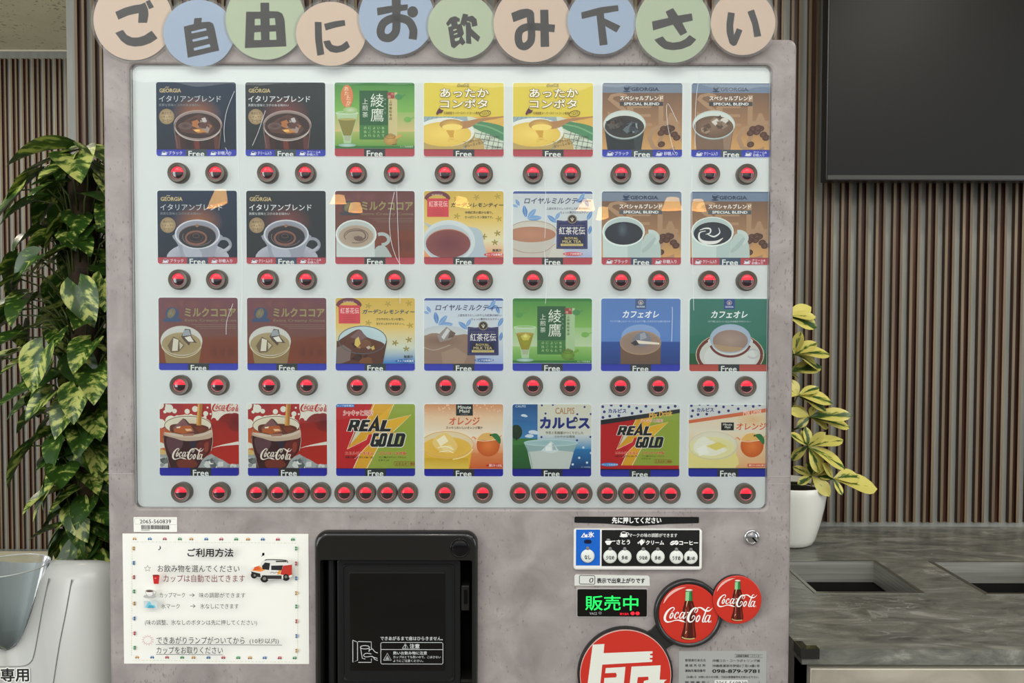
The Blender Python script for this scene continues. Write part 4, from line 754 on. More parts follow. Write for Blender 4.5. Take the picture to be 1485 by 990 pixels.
def art_orange(P):
    x0, y0, x1, y1 = P.b   # 777,27..1375,578
    P.rect(x0, y0, x1, 130, (206, 140, 94), (226, 196, 160)); P.rect(x0, 130, x1, 270, (226, 196, 160), (232, 222, 202)); P.rect(x0, 270, x1, 400, (232, 222, 202), (220, 150, 98)); P.rect(x0, 400, x1, 522, (216, 136, 82), (206, 96, 46))
    R = random.Random(3)
    for i in range(46): a, b = R.uniform(780, 1370), R.uniform(30, 130); P.ell(a, b, R.uniform(3, 7), R.uniform(3, 7), (234, 196, 160), n=8)
    mmaid(P, 1018, 27, 1145, 114); P.text('オレンジ', 968, 126, 1194, 184, (196, 78, 36), 0.02, 0.1); P.text('スッキリおいしいオレンジ果汁', 942, 196, 1220, 216, (70, 44, 30), 0.02)
    P.poly([(770, 360), (770, 530), (1116, 530), (1146, 330)], (222, 180, 60)); P.rect(777, 440, 1110, 522, (206, 164, 44), (226, 196, 84)); P.ell(950, 330, 200, 98, (232, 222, 196), (226, 204, 164)); P.ell(945, 360, 190, 84, (222, 172, 62), (230, 188, 84))
    P.sm([(840, 330), (860, 280), (930, 246), (990, 280), (1030, 350), (990, 400), (900, 390)], (232, 200, 120)); P.poly([(870, 300), (930, 262), (960, 310), (900, 350)], (246, 234, 200)); P.poly([(900, 350), (980, 340), (1000, 380), (930, 390)], (236, 214, 150)); P.stroke([(880, 360), (940, 350), (1000, 372)], 5, (250, 244, 220), 3); P.stroke([(890, 392), (960, 385), (1000, 400)], 5, (250, 240, 210), 3)
    P.ring(950, 335, 200, 100, 5, (214, 170, 110), 0, 360, 36); P.ring(960, 350, 186, 100, 8, (240, 220, 160), 10, 80, 14)
    orange(P, 1262, 338, 88); P.ell(1310, 495, 66, 14, (196, 50, 40), n=20); P.text('果汁10%', 1266, 484, 1366, 506, (240, 226, 216), 0.02)
    band(P, 522, (28, 30, 150), dark=(46, 48, 46))
def art_calpis(P):
    x0, y0, x1, y1 = P.b   # 70,27..667,580
    P.rect(x0, y0, 260, 300, (20, 76, 134), (70, 132, 184)); P.rect(x0, 290, 260, 525, (58, 112, 54), (36, 86, 46)); P.poly([(70, 310), (150, 286), (260, 300), (260, 330), (70, 340)], (64, 122, 60))
    P.rect(260, y0, x1, 260, (206, 204, 184), (212, 212, 200)); P.rect(260, 260, x1, 370, (206, 212, 210), (60, 138, 184)); P.rect(260, 370, x1, 525, (46, 116, 170), (24, 54, 110))
    P.ell(100, 240, 44, 56, (34, 54, 34)); P.ell(94, 210, 26, 26, (40, 60, 38)); P.rect(98, 280, 106, 306, (30, 36, 26))
    for (a, b, r) in ((155, 112, 16), (170, 118, 12), (200, 270, 24), (225, 240, 26), (248, 246, 22), (182, 272, 14)): P.ell(a, b, r * 1.3, r * .6, (206, 218, 226), n=14)
    P.text('CALPIS', 92, 34, 170, 50, (196, 214, 226), 0.02); P.text('CALPIS', 394, 52, 538, 100, (176, 132, 92), 0.02)
    nv = (26, 44, 120)
    dots(P, [(292, 34), (375, 30), (615, 46), (320, 97), (560, 102), (662, 100), (290, 278), (559, 302), (660, 276)], 8, nv); dots(P, [(607, 358), (576, 437), (635, 474), (527, 488), (665, 400)], 9, (206, 220, 228))
    P.text('カルピス', 282, 126, 650, 208, nv, 0.06); P.ell(549, 146, 15, 15, (40, 40, 44)); P.ell(549, 146, 7, 7, (210, 208, 190))
    P.text('牛乳と乳酸菌がつくりだした', 322, 234, 606, 256, (74, 66, 54), 0.01); P.text('さわやかな風味', 388, 264, 542, 284, (74, 66, 54), 0.01)
    P.poly([(158, 320), (190, 400), (214, 525), (500, 525), (530, 400), (562, 320)], (150, 176, 176)); P.ell(360, 320, 202, 26, (150, 182, 186), (166, 194, 196)); P.poly([(186, 392), (214, 525), (500, 525), (534, 392), (420, 380), (300, 380)], (196, 202, 196))
    P.poly([(286, 384), (330, 340), (362, 308), (384, 330), (424, 386), (360, 404)], (206, 216, 216)); P.poly([(320, 352), (362, 320), (368, 384), (322, 384)], (232, 236, 232)); P.poly([(372, 330), (386, 334), (404, 378), (376, 376)], (164, 178, 180)); P.ring(360, 322, 202, 24, 4, (196, 214, 214)); P.stroke([(165, 340), (200, 410), (222, 520)], 5, (120, 160, 160), 3)
    P.text('カップ自販機用', 590, 502, 660, 514, (180, 200, 220), 0.0)
    band(P, 522, (22, 26, 136), dark=(34, 38, 46))
def art_mix_orange(P):
    x0, y0, x1, y1 = P.b   # 682,33..1257,550
    P.rect(x0, y0, x1, 230, (226, 206, 172), (226, 216, 196)); P.rect(x0, 230, x1, 490, (228, 216, 190), (222, 170, 112)); P.glow(1150, 140, 120, 60, (222, 186, 136), (226, 208, 176))
    P.poly([(682, 33), (1258, 33), (1258, 60), (682, 140)], (206, 208, 206)); P.poly([(682, 144), (1258, 56), (1258, 84), (682, 168)], (206, 106, 66))
    dots(P, [(700, 40), (710, 76), (702, 116), (749, 104), (760, 30), (812, 100), (820, 32), (880, 40), (902, 86), (934, 48), (970, 76), (998, 32), (1041, 62), (1094, 38), (1150, 44), (1196, 34)], 10, (44, 52, 116))
    P.text('カルピス', 740, 56, 862, 82, (30, 44, 120), 0.045); P.text('Mix Drink', 1078, 62, 1212, 102, (236, 206, 186), 0.02, 0.15, 8)
    mmaid(P, 918, 160, 1010, 216); P.text('オレンジ', 1030, 164, 1244, 212, (206, 84, 40), 0.02, 0.1)
    P.poly([(682, 300), (682, 490), (1026, 490), (1030, 320)], (222, 212, 160)); P.ell(860, 320, 175, 98, (226, 224, 206), (222, 216, 190)); P.ell(850, 340, 168, 78, (222, 212, 140), (226, 220, 170)); P.sm([(720, 320), (780, 262), (830, 280), (920, 330), (960, 360), (860, 400), (740, 380)], (232, 230, 212)); P.poly([(810, 330), (900, 300), (960, 330), (880, 362)], (222, 206, 110)); P.poly([(740, 350), (800, 320), (830, 380), (760, 400)], (240, 240, 228)); P.sm([(690, 380), (800, 420), (960, 420), (1020, 380), (1024, 480), (690, 480)], (226, 214, 138))
    P.ring(860, 325, 176, 100, 4, (200, 196, 180), 0, 360, 34); orange(P, 1144, 326, 84)
    P.rect(1112, 456, 1258, 480, (206, 96, 56)); P.text('果汁10%未満', 1120, 460, 1256, 476, (236, 220, 206), 0.015)
    P.rect(682, 488, 1258, 494, (30, 36, 60)); band(P, 492, (30, 40, 150), dark=(50, 54, 56))

# ================================================================ THE SETTING
def F(px, py, Y=0.0):
    p = unproj(px, py, Y); return (p.x, p.z)
def W(x0, y0, x1, y1, Y=0.0):
    a = F(x0, y0, Y); b = F(x1, y0, Y); c = F(x0, y1, Y); d = F(x1, y1, Y)
    return ((a[0] + c[0]) / 2, (a[1] + b[1]) / 2, (b[0] + d[0]) / 2, (c[1] + d[1]) / 2)   # X0, Ztop, X1, Zbottom
CEIL = 2.51
def struct(name, mb, m, parent=None, kind=True):
    o = put(name, mb.mesh(name) if isinstance(mb, MB) else mb, m, parent)
    if parent is None and kind: o['kind'] = 'structure'
    return o
WALLY = 0.875; FARY = 2.03
XE = F(100, 300, WALLY)[0]        # free end of the slatted wall
mb = MB(); mb.box(XE, 3.3, WALLY, FARY + 0.15, 0, CEIL); wall = struct('wall_back', mb, M_wallgrey)
mb = MB(); mb.box(-3.4, XE, FARY, FARY + 0.12, 0, CEIL); wfar = struct('wall_left', mb, M_wallgrey)
mb = MB(); mb.box(-4.6, 4.6, -9.6, FARY + 0.15, -0.1, 0); struct('floor', mb, M_floor)
mb = MB(); mb.box(-3.4, 3.3, 0.1, FARY + 0.15, CEIL, CEIL + 0.1); struct('ceiling', mb, M_ceiling)
mb = MB(); mb.box(-3.4, XE, FARY - 0.012, FARY, CEIL - 0.006, CEIL); struct('trim_1', mb, M_lighttrim)
# slats, each one a part of its wall
def slat_mesh(name, z0, z1):
    m = MB(); P = 0.045; prof = [(0, 0), (0, -0.013), (0.0072, -0.013), (0.0072, -0.005), (0.0190, -0.005), (0.0190, -0.013), (0.0255, -0.013), (0.0255, 0)]
    a = [(x, y, z0) for x, y in prof]; b = [(x, y, z1) for x, y in prof]
    m.loft([a, b], True, True); me = m.mesh(name)
    me.materials.append(M_slat); me.materials.append(M_slatedge)
    for p in me.polygons:
        if p.normal.y < -0.9 and abs(p.center.y + 0.013) < 1e-3: p.material_index = 1
    return me
zs = F(1300, 757.5, WALLY - .013)[1]
sm = slat_mesh('slat', zs, CEIL - 0.001); pitch = 0.0452
x = XE + 0.028; k = 0
while x < 3.26:
    o = bpy.data.objects.new('slat', sm); COL.objects.link(o); o.parent = wall; o.location = (x, WALLY, random.uniform(-0.001, 0.001)); x += pitch
zf0 = F(20, 795, FARY)[1]; zf1 = F(40, 86, FARY)[1]; sm2 = slat_mesh('slat', zf0, zf1)
x = XE - 0.012
while x > -2.5:
    o = bpy.data.objects.new('slat', sm2); COL.objects.link(o); o.parent = wfar; o.location = (x - 0.026, FARY, 0); x -= pitch
mb = MB(); zb = F(10, 799, FARY - 0.03)[1]; mb.box(-3.3, XE - 0.03, FARY - 0.34, FARY - 0.03, 0, zb); o = put('bench', mb.mesh('bench'), M_cream); recenter(o); top(o, 'low cream laminate bench along the far slatted wall at left', 'bench')

# ================================================================ THE VENDING MACHINE
vm = emp('vending_machine', (-0.09, 0.375, 0), 'large grey concrete-look cup drink vending machine with lit board and red buttons', 'vending machine')
ML = (F(146, 80)[0] + F(158, 985)[0]) / 2; MR = (F(1157, 60)[0] + F(1146, 980)[0]) / 2; MT = F(1120, 55)[1]
wx0 = (F(187, 95)[0] + F(195, 735)[0]) / 2; wx1 = (F(1120, 100)[0] + F(1113, 735)[0]) / 2; wz1 = F(655, 93.5)[1]; wz0 = F(655, 738)[1]
YB = 0.0105
dx0, dz1, dx1, _ = W(466, 800, 688, 990); dzb = F(570, 1075)[1]      # opening behind the dispensing bezel
def machine_front():
    m = MB(); r = 0.009
    outer = lambda ins: rr(ML + ins, MR - ins, 0.09 + ins, MT - ins, 0.012, 5)
    win = lambda g: rr(wx0 - g, wx1 + g, wz0 - g, wz1 + g, 0.010, 5)
    dis = rr(dx0, dx1, dzb, dz1, 0.004, 5)
    m.plate(outer(r), [win(0.003), dis], 0.0)
    m.smooth = True
    L = [at(outer(0), 0.055)]
    for a in (0, 22.5, 45, 67.5, 90): L.append(at(outer(r - r * math.cos(math.radians(a))), r - r * math.sin(math.radians(a))))
    m.loft(L)
    m.smooth = False
    m.loft([at(win(0.003), 0), at(win(0.0008), 0.0012), at(win(0), 0.003), at(win(0), YB)])
    m.loft([at(dis, 0), at(dis, 0.05)])
    return m
fp = put('front_panel', machine_front().mesh('front_panel'), M_body, vm)
mb = MB(); mb.box(ML + 0.004, MR - 0.004, 0.056, 0.75, 0.09, MT - 0.006); put('cabinet_body', mb.mesh('cabinet_body'), mat('machine_side_grey', (150, 148, 146), 0.45), vm)
mb = MB(); mb.box(ML + 0.03, MR - 0.03, 0.03, 0.72, 0.0, 0.09); put('plinth', mb.mesh('plinth'), M_blackmatte, vm)
# film overlap seams that cross the frame beside the window
for (a, b, yy) in ((1114.5, 1146, 690), (1113.5, 1146, 701), (156, 193, 686)):
    X0, Z0, X1, Z1 = W(a, yy, b, yy + 0.9); mb = MB(); mb.box(X0, X1, -0.0004, 0, Z1, Z0); put('film_seam', mb.mesh('film_seam'), mat('film_seam_edge', (172, 164, 162), 0.4), vm)
X0, X1 = wx0 + 0.0005, wx1 - 0.0005
mb = MB(); mb.box(wx0 - 0.012, wx1 + 0.012, YB, YB + 0.012, wz0 - 0.012, wz1 + 0.012); board = put('display_board', mb.mesh('display_board'), M_board, vm)
mb = MB(); mb.box(wx0 + 0.0006, wx1 - 0.0006, 0.0038, 0.0055, wz0 + 0.0006, wz1 - 0.0006); put('clear_cover', mb.mesh('clear_cover'), M_glass, vm)

# thin white tubes standing in for reflection streaks on the clear cover
M_streak = mat('reflection_streak_white', (236, 240, 240), 0.15)
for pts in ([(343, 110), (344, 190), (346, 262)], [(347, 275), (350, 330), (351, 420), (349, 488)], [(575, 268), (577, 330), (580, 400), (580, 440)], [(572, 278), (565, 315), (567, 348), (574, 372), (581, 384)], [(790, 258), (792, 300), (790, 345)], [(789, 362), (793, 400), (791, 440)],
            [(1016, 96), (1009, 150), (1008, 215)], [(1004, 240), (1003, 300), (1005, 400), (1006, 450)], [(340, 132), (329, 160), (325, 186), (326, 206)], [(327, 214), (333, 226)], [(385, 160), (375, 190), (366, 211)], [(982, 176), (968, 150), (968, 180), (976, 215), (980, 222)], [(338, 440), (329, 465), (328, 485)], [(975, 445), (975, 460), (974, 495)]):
    m_ = MB(); m_.tube([(F(a, b, 0.0038)[0], 0.0037, F(a, b, 0.0038)[1]) for a, b in crom(pts, 5)], 0.00028, 4); put('reflection_streak', m_.mesh('reflection_streak'), M_streak, vm)

# ---- product cards: a regular grid read off the photograph
rows = [(227, 129.3, 115.2, 120, 227), (229, 128.8, 115, 277, 383), (231, 128.0, 114.5, 432, 537), (232.5, 127.6, 114.3, 585.5, 689.5)]
colX = [sum(F(r[0] + c * r[1], (r[3] + r[4]) / 2, YB)[0] for r in rows) / 4 for c in range(7)]
cardW = sum(r[2] for r in rows) / 4 * (1.12 + YB) / FPX
def cola(P): art_cola(P)
CARDS = [
 [((138, 45, 735, 595), lambda P: art_italian(P, 0, 1), 'iced black coffee in a glass on dark navy'), ((138, 45, 735, 595), lambda P: art_italian(P, 0, 0), 'iced coffee in a glass on charcoal, cream version'),
  ((85, 52, 697, 625), lambda P: art_ayataka(P, 1), 'hot green tea in a stemmed glass on green'), ((772, 55, 1382, 628), art_corn, 'yellow corn soup with a wooden spoon'), ((772, 55, 1382, 628), art_corn, 'yellow corn soup with a wooden spoon'),
  ((762, 58, 1375, 628), lambda P: art_special(P, 0, 0), 'iced black coffee on tan with coffee beans'), ((762, 58, 1375, 628), lambda P: art_special(P, 0, 1), 'iced creamed coffee on tan with coffee beans')],
 [((150, 30, 740, 573), lambda P: art_italian(P, 1, 1), 'hot black coffee in a cup on dark navy'), ((150, 30, 740, 573), lambda P: art_italian(P, 1, 0), 'hot coffee in a cup on charcoal'),
  ((92, 38, 703, 600), lambda P: art_cocoa(P, 1), 'hot milk cocoa in a white mug on brown'), ((775, 43, 1380, 603), lambda P: art_lemon(P, 1), 'hot lemon tea in a white cup on yellow'), ((75, 43, 678, 605), lambda P: art_royal(P, 1), 'hot royal milk tea with blue leaves'),
  ((752, 43, 1362, 605), lambda P: art_special(P, 1, 0), 'hot black coffee in a pale mug with beans'), ((752, 43, 1362, 605), lambda P: art_special(P, 1, 1), 'hot coffee with a cream swirl and beans')],
 [((160, 32, 747, 570), lambda P: art_cocoa(P, 0), 'iced milk cocoa on purple brown'), ((160, 32, 747, 570), lambda P: art_cocoa(P, 0), 'iced milk cocoa on purple brown'),
  ((97, 38, 705, 593), lambda P: art_lemon(P, 0), 'iced lemon tea on yellow and blue'), ((778, 40, 1377, 592), lambda P: art_royal(P, 0), 'iced royal milk tea with blue leaves'), ((70, 43, 682, 616), lambda P: art_ayataka(P, 0), 'iced green tea in a stemmed glass on green'),
  ((743, 43, 1352, 598), lambda P: art_cafe(P, 0), 'iced cafe au lait on blue'), ((743, 43, 1352, 598), lambda P: art_cafe(P, 1), 'hot cafe au lait in a rimmed cup on green')],
 [((28, 42, 965, 900), cola, 'glass of iced cola on red'), ((28, 42, 965, 900), cola, 'glass of iced cola on red'),
  ((98, 27, 703, 580), art_realgold_plain, 'energy drink card split red, gold and green'), ((777, 27, 1375, 578), art_orange, 'orange juice glass with an orange'), ((70, 27, 667, 580), art_calpis, 'white milky drink on blue and green'),
  ((742, 32, 1345, 583), art_mix_gold, 'energy mix drink with a polka dot header'), ((682, 33, 1257, 550), art_mix_orange, 'pale orange mix drink with a polka dot header')]]
for r in range(4):
    zt = F(672, rows[r][3] + 0.3, YB)[1]; zb_ = F(672, rows[r][4] + 0.3, YB)[1]
    for c in range(7):
        box, fn, desc = CARDS[r][c]; x0, x1 = colX[c], min(colX[c] + cardW, wx1 - 0.0008)
        e = 0.0012; mb = MB(); rbox(mb, x0 - e, min(x1 + e, wx1 - 0.0004), zb_ - e, zt + e, YB - 0.0010, YB, 0.0045, 0.0003, 4)
        card = put('product_card', mb.mesh('product_card'), M_cardedge, vm); card['label'] = 'drink card: ' + desc
        full = colX[c] + cardW; P = Print(box, (x0, zt, full, zb_), YB - 0.00112, rad=(box[2] - box[0]) * 0.03)
        if full > x1: P.hp.append((-1, 0, box[0] + (x1 - x0) / (full - x0) * (box[2] - box[0])))
        fn(P); me = P.mesh('card_print'); put('card_print', me, M_print, card)

# ---- selection buttons (one mesh each for ring, lens, lamp; shared)
def btn_meshes():
    r = 0.0152
    a = MB(); a.smooth = False; a.lathe_y(0, 0, [(r * .93, YB + 0.004), (r, YB - 0.002), (r, 0.003), (r * .97, 0.0002), (r * .90, -0.0014), (r * .66, -0.0008), (r * .63, 0.0012)], 36); ring = a.mesh('select_button')
    a = MB(); a.smooth = True; a.lathe_y(0, 0, [(r * .635, 0.0012), (r * .60, -0.0006), (r * .57, 0.0012)], 36); glow = a.mesh('button_rim')
    # domed lens, split into the lit upper part and dark lower part
    def dome(zlo, zhi, name):
        m = MB(); m.smooth = True; n = 12; R = r * 0.57; rowsv = []
        for i in range(n + 1):
            z = zlo + (zhi - zlo) * i / n; h = math.sqrt(max(R * R - z * z, 0)); rowv = []
            for j in range(13):
                xx = -h + 2 * h * j / 12; d2 = (xx * xx + z * z) / (R * R); rowv.append((xx, 0.0012 - 0.0022 * math.sqrt(max(0, 1 - d2)), z))
            rowsv.append(rowv)
        m.loft(rowsv, closed=False); return m.mesh(name)
    R = r * 0.57
    return ring, glow, dome(-R, R * 0.12, 'button_lens'), dome(R * 0.12, R, 'button_lamp')
B = btn_meshes()
for me, m in zip(B, (M_ring, M_lpink, M_lens, M_lred)): me.materials.append(m)
bx = [[(257, 312), (387, 442), (516, 571), (645, 700), (773, 828), (901, 957), (1030, 1084)], [(258, 313), (387, 443), (517, 572), (645, 700), (773, 827), (901, 956), (1029, 1084)],
      [(260, 315), (389, 444), (517, 573), (646, 700), (773, 827), (900, 955), (1028, 1083)], [(262, 317), (371, 402, 433, 464), (499, 530, 561, 591), (645, 700), (754, 785, 815, 845), (881, 912, 942, 973), (1027, 1082)]]
by = [251, 406, 559.5, 715.5]
for r in range(4):
    z = F(672, by[r], 0)[1]
    for g in bx[r]:
        for px in g:
            o = bpy.data.objects.new('select_button', B[0]); COL.objects.link(o); o.parent = vm; o.location = Vector((F(px, by[r], 0)[0], 0, z)) - wl(vm)
            for nm, me in (('button_rim', B[1]), ('button_lens', B[2]), ('button_lamp', B[3])):
                q = bpy.data.objects.new(nm, me); COL.objects.link(q); q.parent = o

# ---- dispensing bay
X0, Z0, X1, _ = W(459, 768, 693, 990); ZB = F(570, 1085)[1]
m = MB(); hx0, hz1, hx1, _ = W(468, 808.5, 685, 990)
A = lambda g: rr(X0 + g, X1 - g, ZB + g, Z0 - g, 0.018, 6); Hh = lambda g: rr(hx0 - g, hx1 + g, ZB + 0.02 - g, hz1 + g, 0.003 + g, 6)
m.plate(A(0.0055), [Hh(0.001)], -0.014); m.smooth = True
m.loft([at(A(0), 0.0), at(A(0), -0.008), at(A(0.0015), -0.0115), at(A(0.0035), -0.0135), at(A(0.0055), -0.014)])
m.loft([at(Hh(0.001), -0.014), at(Hh(0), -0.012), at(Hh(0), 0.035)])
put('dispenser_frame', m.mesh('dispenser_frame'), M_blackgloss, vm)
m = MB(); m.box(hx0 - 0.001, hx1 + 0.001, 0.035, 0.038, ZB + 0.018, hz1 + 0.001); put('dispenser_back', m.mesh('dispenser_back'), M_blackdeep, vm)
X0, Z0, X1, Z1 = W(490, 809.5, 668, 1078); m = MB(); rbox(m, X0, X1, Z1, Z0 - 0.001, -0.004, 0.012, 0.004, 0.002); door = put('dispenser_door', m.mesh('dispenser_door'), M_blackmatte, vm)
X0, Z0, X1, Z1 = W(497, 816, 660, 986); m = MB(); g = lambda e: rr(X0 + e, X1 - e, Z1 + e, Z0 - e, 0.006, 4)
m.loft([at(g(0), -0.0042), at(g(0.0008), -0.0055), at(g(0.0022), -0.0055), at(g(0.003), -0.0042)], False, False); put('door_rib', m.mesh('door_rib'), M_blackmatte, door)
wb = W(507, 830, 645, 972, -0.005); m = MB(); rbox(m, wb[0], wb[2], wb[3], wb[1], -0.0052, -0.004, 0.002, 0.0004); put('door_window', m.mesh('door_window'), M_smoked, door)
m = MB(); ax, az = F(481, 1000); X0 = ax; _, zz = F(481, 812); m.tube([(X0, 0.004, ZB + 0.03), (X0, 0.004, zz)], 0.006, 10); put('door_hinge', m.mesh('door_hinge'), M_blackmatte, vm)
X0, Z0, X1, Z1 = W(669.5, 848, 681, 884); m = MB(); rbox(m, X0, X1, Z1, Z0, -0.003, 0.02, 0.001, 0.001); lt = put('door_latch', m.mesh('door_latch'), M_blackgloss, vm)
X0, Z0, X1, Z1 = W(673, 854, 678, 874); m = MB(); rbox(m, X0, X1, Z1, Z0, -0.0046, -0.003, 0.0008, 0.0005); put('latch_tab', m.mesh('latch_tab'), M_blackdeep, lt)
X0, Z0, X1, Z1 = W(668.5, 984, 685, 988.5); m = MB(); m.box(X0, X1, -0.002, 0.03, Z1, Z0); put('latch_ledge', m.mesh('latch_ledge'), M_blackgloss, vm)
cx, cz = F(668, 790); m = MB(); m.smooth = True; m.lathe_y(cx, cz, [(0.0142, -0.0138), (0.0142, -0.0152), (0.0132, -0.0156), (0.0128, -0.0150), (0.011, -0.0158), (0.007, -0.0166), (0.0025, -0.0170), (0.0001, -0.0170)], 32); put('sensor_lens', m.mesh('sensor_lens'), mat('dark_lens', (6, 6, 9), 0.05, spec=0.5), vm)
# printed warning on the door window (reading units: bottom-row zoom, 4.125 per pixel)
bw = (275, 330, 840, 912); P = Print(bw, wb, -0.0053)
WH = (196, 200, 198)
P.text('できあがるまで扉はひらきません。', 458, 708, 828, 732, WH, 0.02)
for q in ([(466, 744), (824, 744), (829, 750), (829, 866), (824, 872), (466, 872), (460, 866), (460, 750), (466, 744)], [(460, 786), (829, 786)], [(588, 780), (606, 750), (624, 780), (588, 780)], [(476, 850), (499, 808), (522, 850), (476, 850)]): P.stroke(q, 3.2, WH, 0)
P.text('注意', 632, 752, 690, 780, WH, 0.03); P.text('!', 603, 758, 609, 776, WH, 0.03); P.poly([(486, 846), (499, 822), (512, 846)], (150, 154, 150))
P.text('熱いお飲み物に注意', 534, 796, 734, 816, WH, 0.025); P.text('カップはとても熱いので、こぼさない', 534, 822, 816, 838, WH, 0.01); P.text('ようにご注意ください。', 534, 844, 712, 860, WH, 0.01)
for q in ([(294, 730), (294, 862), (322, 850), (322, 742), (294, 730)], [(326, 738), (404, 740), (404, 780)], [(326, 862), (404, 862), (404, 840)], [(340, 774), (350, 838), (368, 842)], [(392, 774), (390, 800)]): P.stroke(q, 4, WH, 0)
P.ring(366, 772, 27, 10, 4, WH); P.stroke([(392, 790), (410, 782), (424, 798), (442, 806)], 4, WH, 3); P.stroke([(404, 812), (372, 808), (358, 820), (372, 830), (410, 826), (424, 844), (442, 850)], 4, WH, 3)
P.stroke([(404, 826), (418, 832), (440, 838)], 4, WH, 3)
put('warning_print', P.mesh('warning_print'), M_paper, door)

# ---- arrow plate, option panel, caption, display, lock (reading units: 4.64 per pixel, origin 810,735 / 810,820)
def U(a, b, oy=735): return (810 + a / 4.6406, oy + b / 4.6406)
def UW(a0, b0, a1, b1, oy=735, Y=0.0): return W(*U(a0, b0, oy), *U(a1, b1, oy), Y)
wb = UW(100, 55, 960, 135); P = Print((100, 55, 960, 135), wb, -0.0009)
m = MB()
def upts(pts, oy=735): return [F(*U(a, b, oy)) for a, b in pts]
pl = upts([(112, 64), (940, 66), (944, 70), (944, 102), (938, 107), (740, 112), (525, 127), (320, 110), (112, 104), (107, 100), (107, 70)])
m.plate(pl, [], -0.0008); m.loft([at(pl, -0.0008), at(pl, 0)]); ar = put('arrow_plate', m.mesh('arrow_plate'), M_blackmatte, vm)
P.text('先に押してください', 360, 68, 690, 108, (240, 240, 236), 0.035); put('plate_lettering', P.mesh('plate_lettering'), M_paper, ar)

X0, Z0, X1, Z1 = UW(100, 142, 960, 415); m = MB(); rbox(m, X0, X1, Z1, Z0, -0.007, 0, 0.004, 0.0025); op = put('option_panel', m.mesh('option_panel'), M_white, vm)
bx0 = (112, 150, 952, 402); wb = UW(*bx0, Y=-0.007); P = Print(bx0, wb, -0.0071)
P.rect(117, 152, 279, 394, (20, 98, 196)); P.rect(290, 154, 948, 398, (24, 24, 23))
P.text('氷', 200, 168, 238, 204, (240, 240, 240), 0.04); P.poly([(150, 204), (172, 172), (182, 190), (192, 180), (196, 204)], (240, 240, 240)); P.poly([(160, 200), (172, 182), (176, 200)], (20, 98, 196))
P.sm([(176, 222), (216, 222), (218, 244), (176, 244)], (14, 24, 60))
P.ell(438, 196, 28, 7, (240, 240, 236), n=16); P.ell(438, 182, 22, 18, (240, 240, 236), n=16); P.ring(462, 180, 10, 8, 4, (240, 240, 236), n=10); P.ell(438, 174, 16, 6, (24, 24, 23), n=12)
P.text('マークの味の調節ができます', 474, 176, 798, 202, (230, 230, 226), 0.015)
P.ell(335, 232, 22, 18, (240, 240, 236), n=16); P.rect(313, 218, 357, 230, (24, 24, 23)); P.ell(335, 230, 22, 5, (240, 240, 236), n=14); P.stroke([(350, 230), (382, 228)], 5, (240, 240, 236), 0); P.ell(335, 250, 14, 4, (240, 240, 236), n=10)
P.text('さとう', 390, 220, 480, 250, (240, 240, 236), 0.04)
P.poly([(540, 232), (560, 214), (578, 236), (556, 258)], (240, 240, 236)); P.ring(572, 228, 8, 8, 3, (240, 240, 236), n=10); P.ell(536, 240, 5, 7, (240, 240, 236), n=8); P.text('クリーム', 588, 224, 708, 252, (240, 240, 236), 0.04)
P.ell(768, 240, 20, 13, (240, 240, 236), rot=-30, n=16); P.ell(792, 238, 15, 15, (240, 240, 236), n=14); P.stroke([(752, 246), (784, 232)], 3, (24, 24, 23), 0); P.stroke([(784, 246), (800, 230)], 3, (24, 24, 23), 0); P.text('コーヒー', 812, 226, 936, 252, (240, 240, 236), 0.045)
put('panel_print', P.mesh('panel_print'), M_paper, op)
M_opt = mat('option_button_white', (226, 230, 222), 0.35); M_opr = mat('option_button_ring', (96, 120, 96), 0.4); M_grey = mat('small_grey_lamp', (120, 120, 118), 0.3)
for (a, b, t) in ((196, 329, 'なし'), (347, 332, '少なめ'), (445, 332, '多め'), (570, 333, '少なめ'), (668, 334, '多め'), (793, 336, 'うすめ'), (890, 337, '濃いめ')):
    cx, cz = F(*U(a, b), -0.007); r = 43 / 4.64 * 1.018e-3; m = MB(); m.smooth = True; m.lathe_y(cx, cz, [(r * 1.08, -0.007), (r * 1.06, -0.0082), (r * 0.98, -0.0084), (r, -0.0078), (r * .98, -0.0094), (r * .86, -0.0099), (0.0002, -0.0099)], 28)
    ob = put('option_button', m.mesh('option_button'), M_opt, op)
    for p in ob.data.polygons: pass
    q = U(a, b); wd = 32 if len(t) > 2 else 24; bb = (a - 34, b - 26, a + 34, b + 34); P = Print(bb, W(*U(bb[0], bb[1]), *U(bb[2], bb[3]), -0.0099), -0.0100)
    # the reading runs one level below the panel: lettering joins the panel's parts
    P.text(t, a - wd * .85, b - 6, a + wd * .85, b + 22, (20, 20, 20), 0.03); put('button_lettering', P.mesh('button_lettering'), M_paper, op)
    m = MB(); m.smooth = True; cx, cz = F(*U(a, b - 52), -0.007); m.lathe_y(cx, cz, [(0.0026, -0.007), (0.0026, -0.0082), (0.0016, -0.0088), (0.0001, -0.009)], 14); put('indicator_lamp', m.mesh('indicator_lamp'), M_grey, op)

# caption plate above the display
m = MB(); pts = upts([(107, 132), (107, 68), (116, 58), (600, 66), (612, 76), (614, 134)], 820)
m.plate(pts, [], -0.0008); m.loft([at(pts, -0.0008), at(pts, 0)]); cp = put('caption_plate', m.mesh('caption_plate'), mat('pale_plate', (216, 218, 210), 0.5), vm)
P = Print((105, 56, 616, 136), UW(105, 56, 616, 136, 820), -0.0009); P.stroke([(146, 64), (238, 66), (244, 72), (244, 120), (238, 124), (146, 122), (140, 116), (140, 70), (146, 64)], 4, (24, 24, 24), 0)
P.text('0', 206, 80, 234, 114, (24, 24, 24), 0.0, 0.2); P.text('表示で出来上がりです', 258, 82, 580, 116, (24, 24, 24), 0.035); put('plate_lettering', P.mesh('plate_lettering'), M_paper, cp)
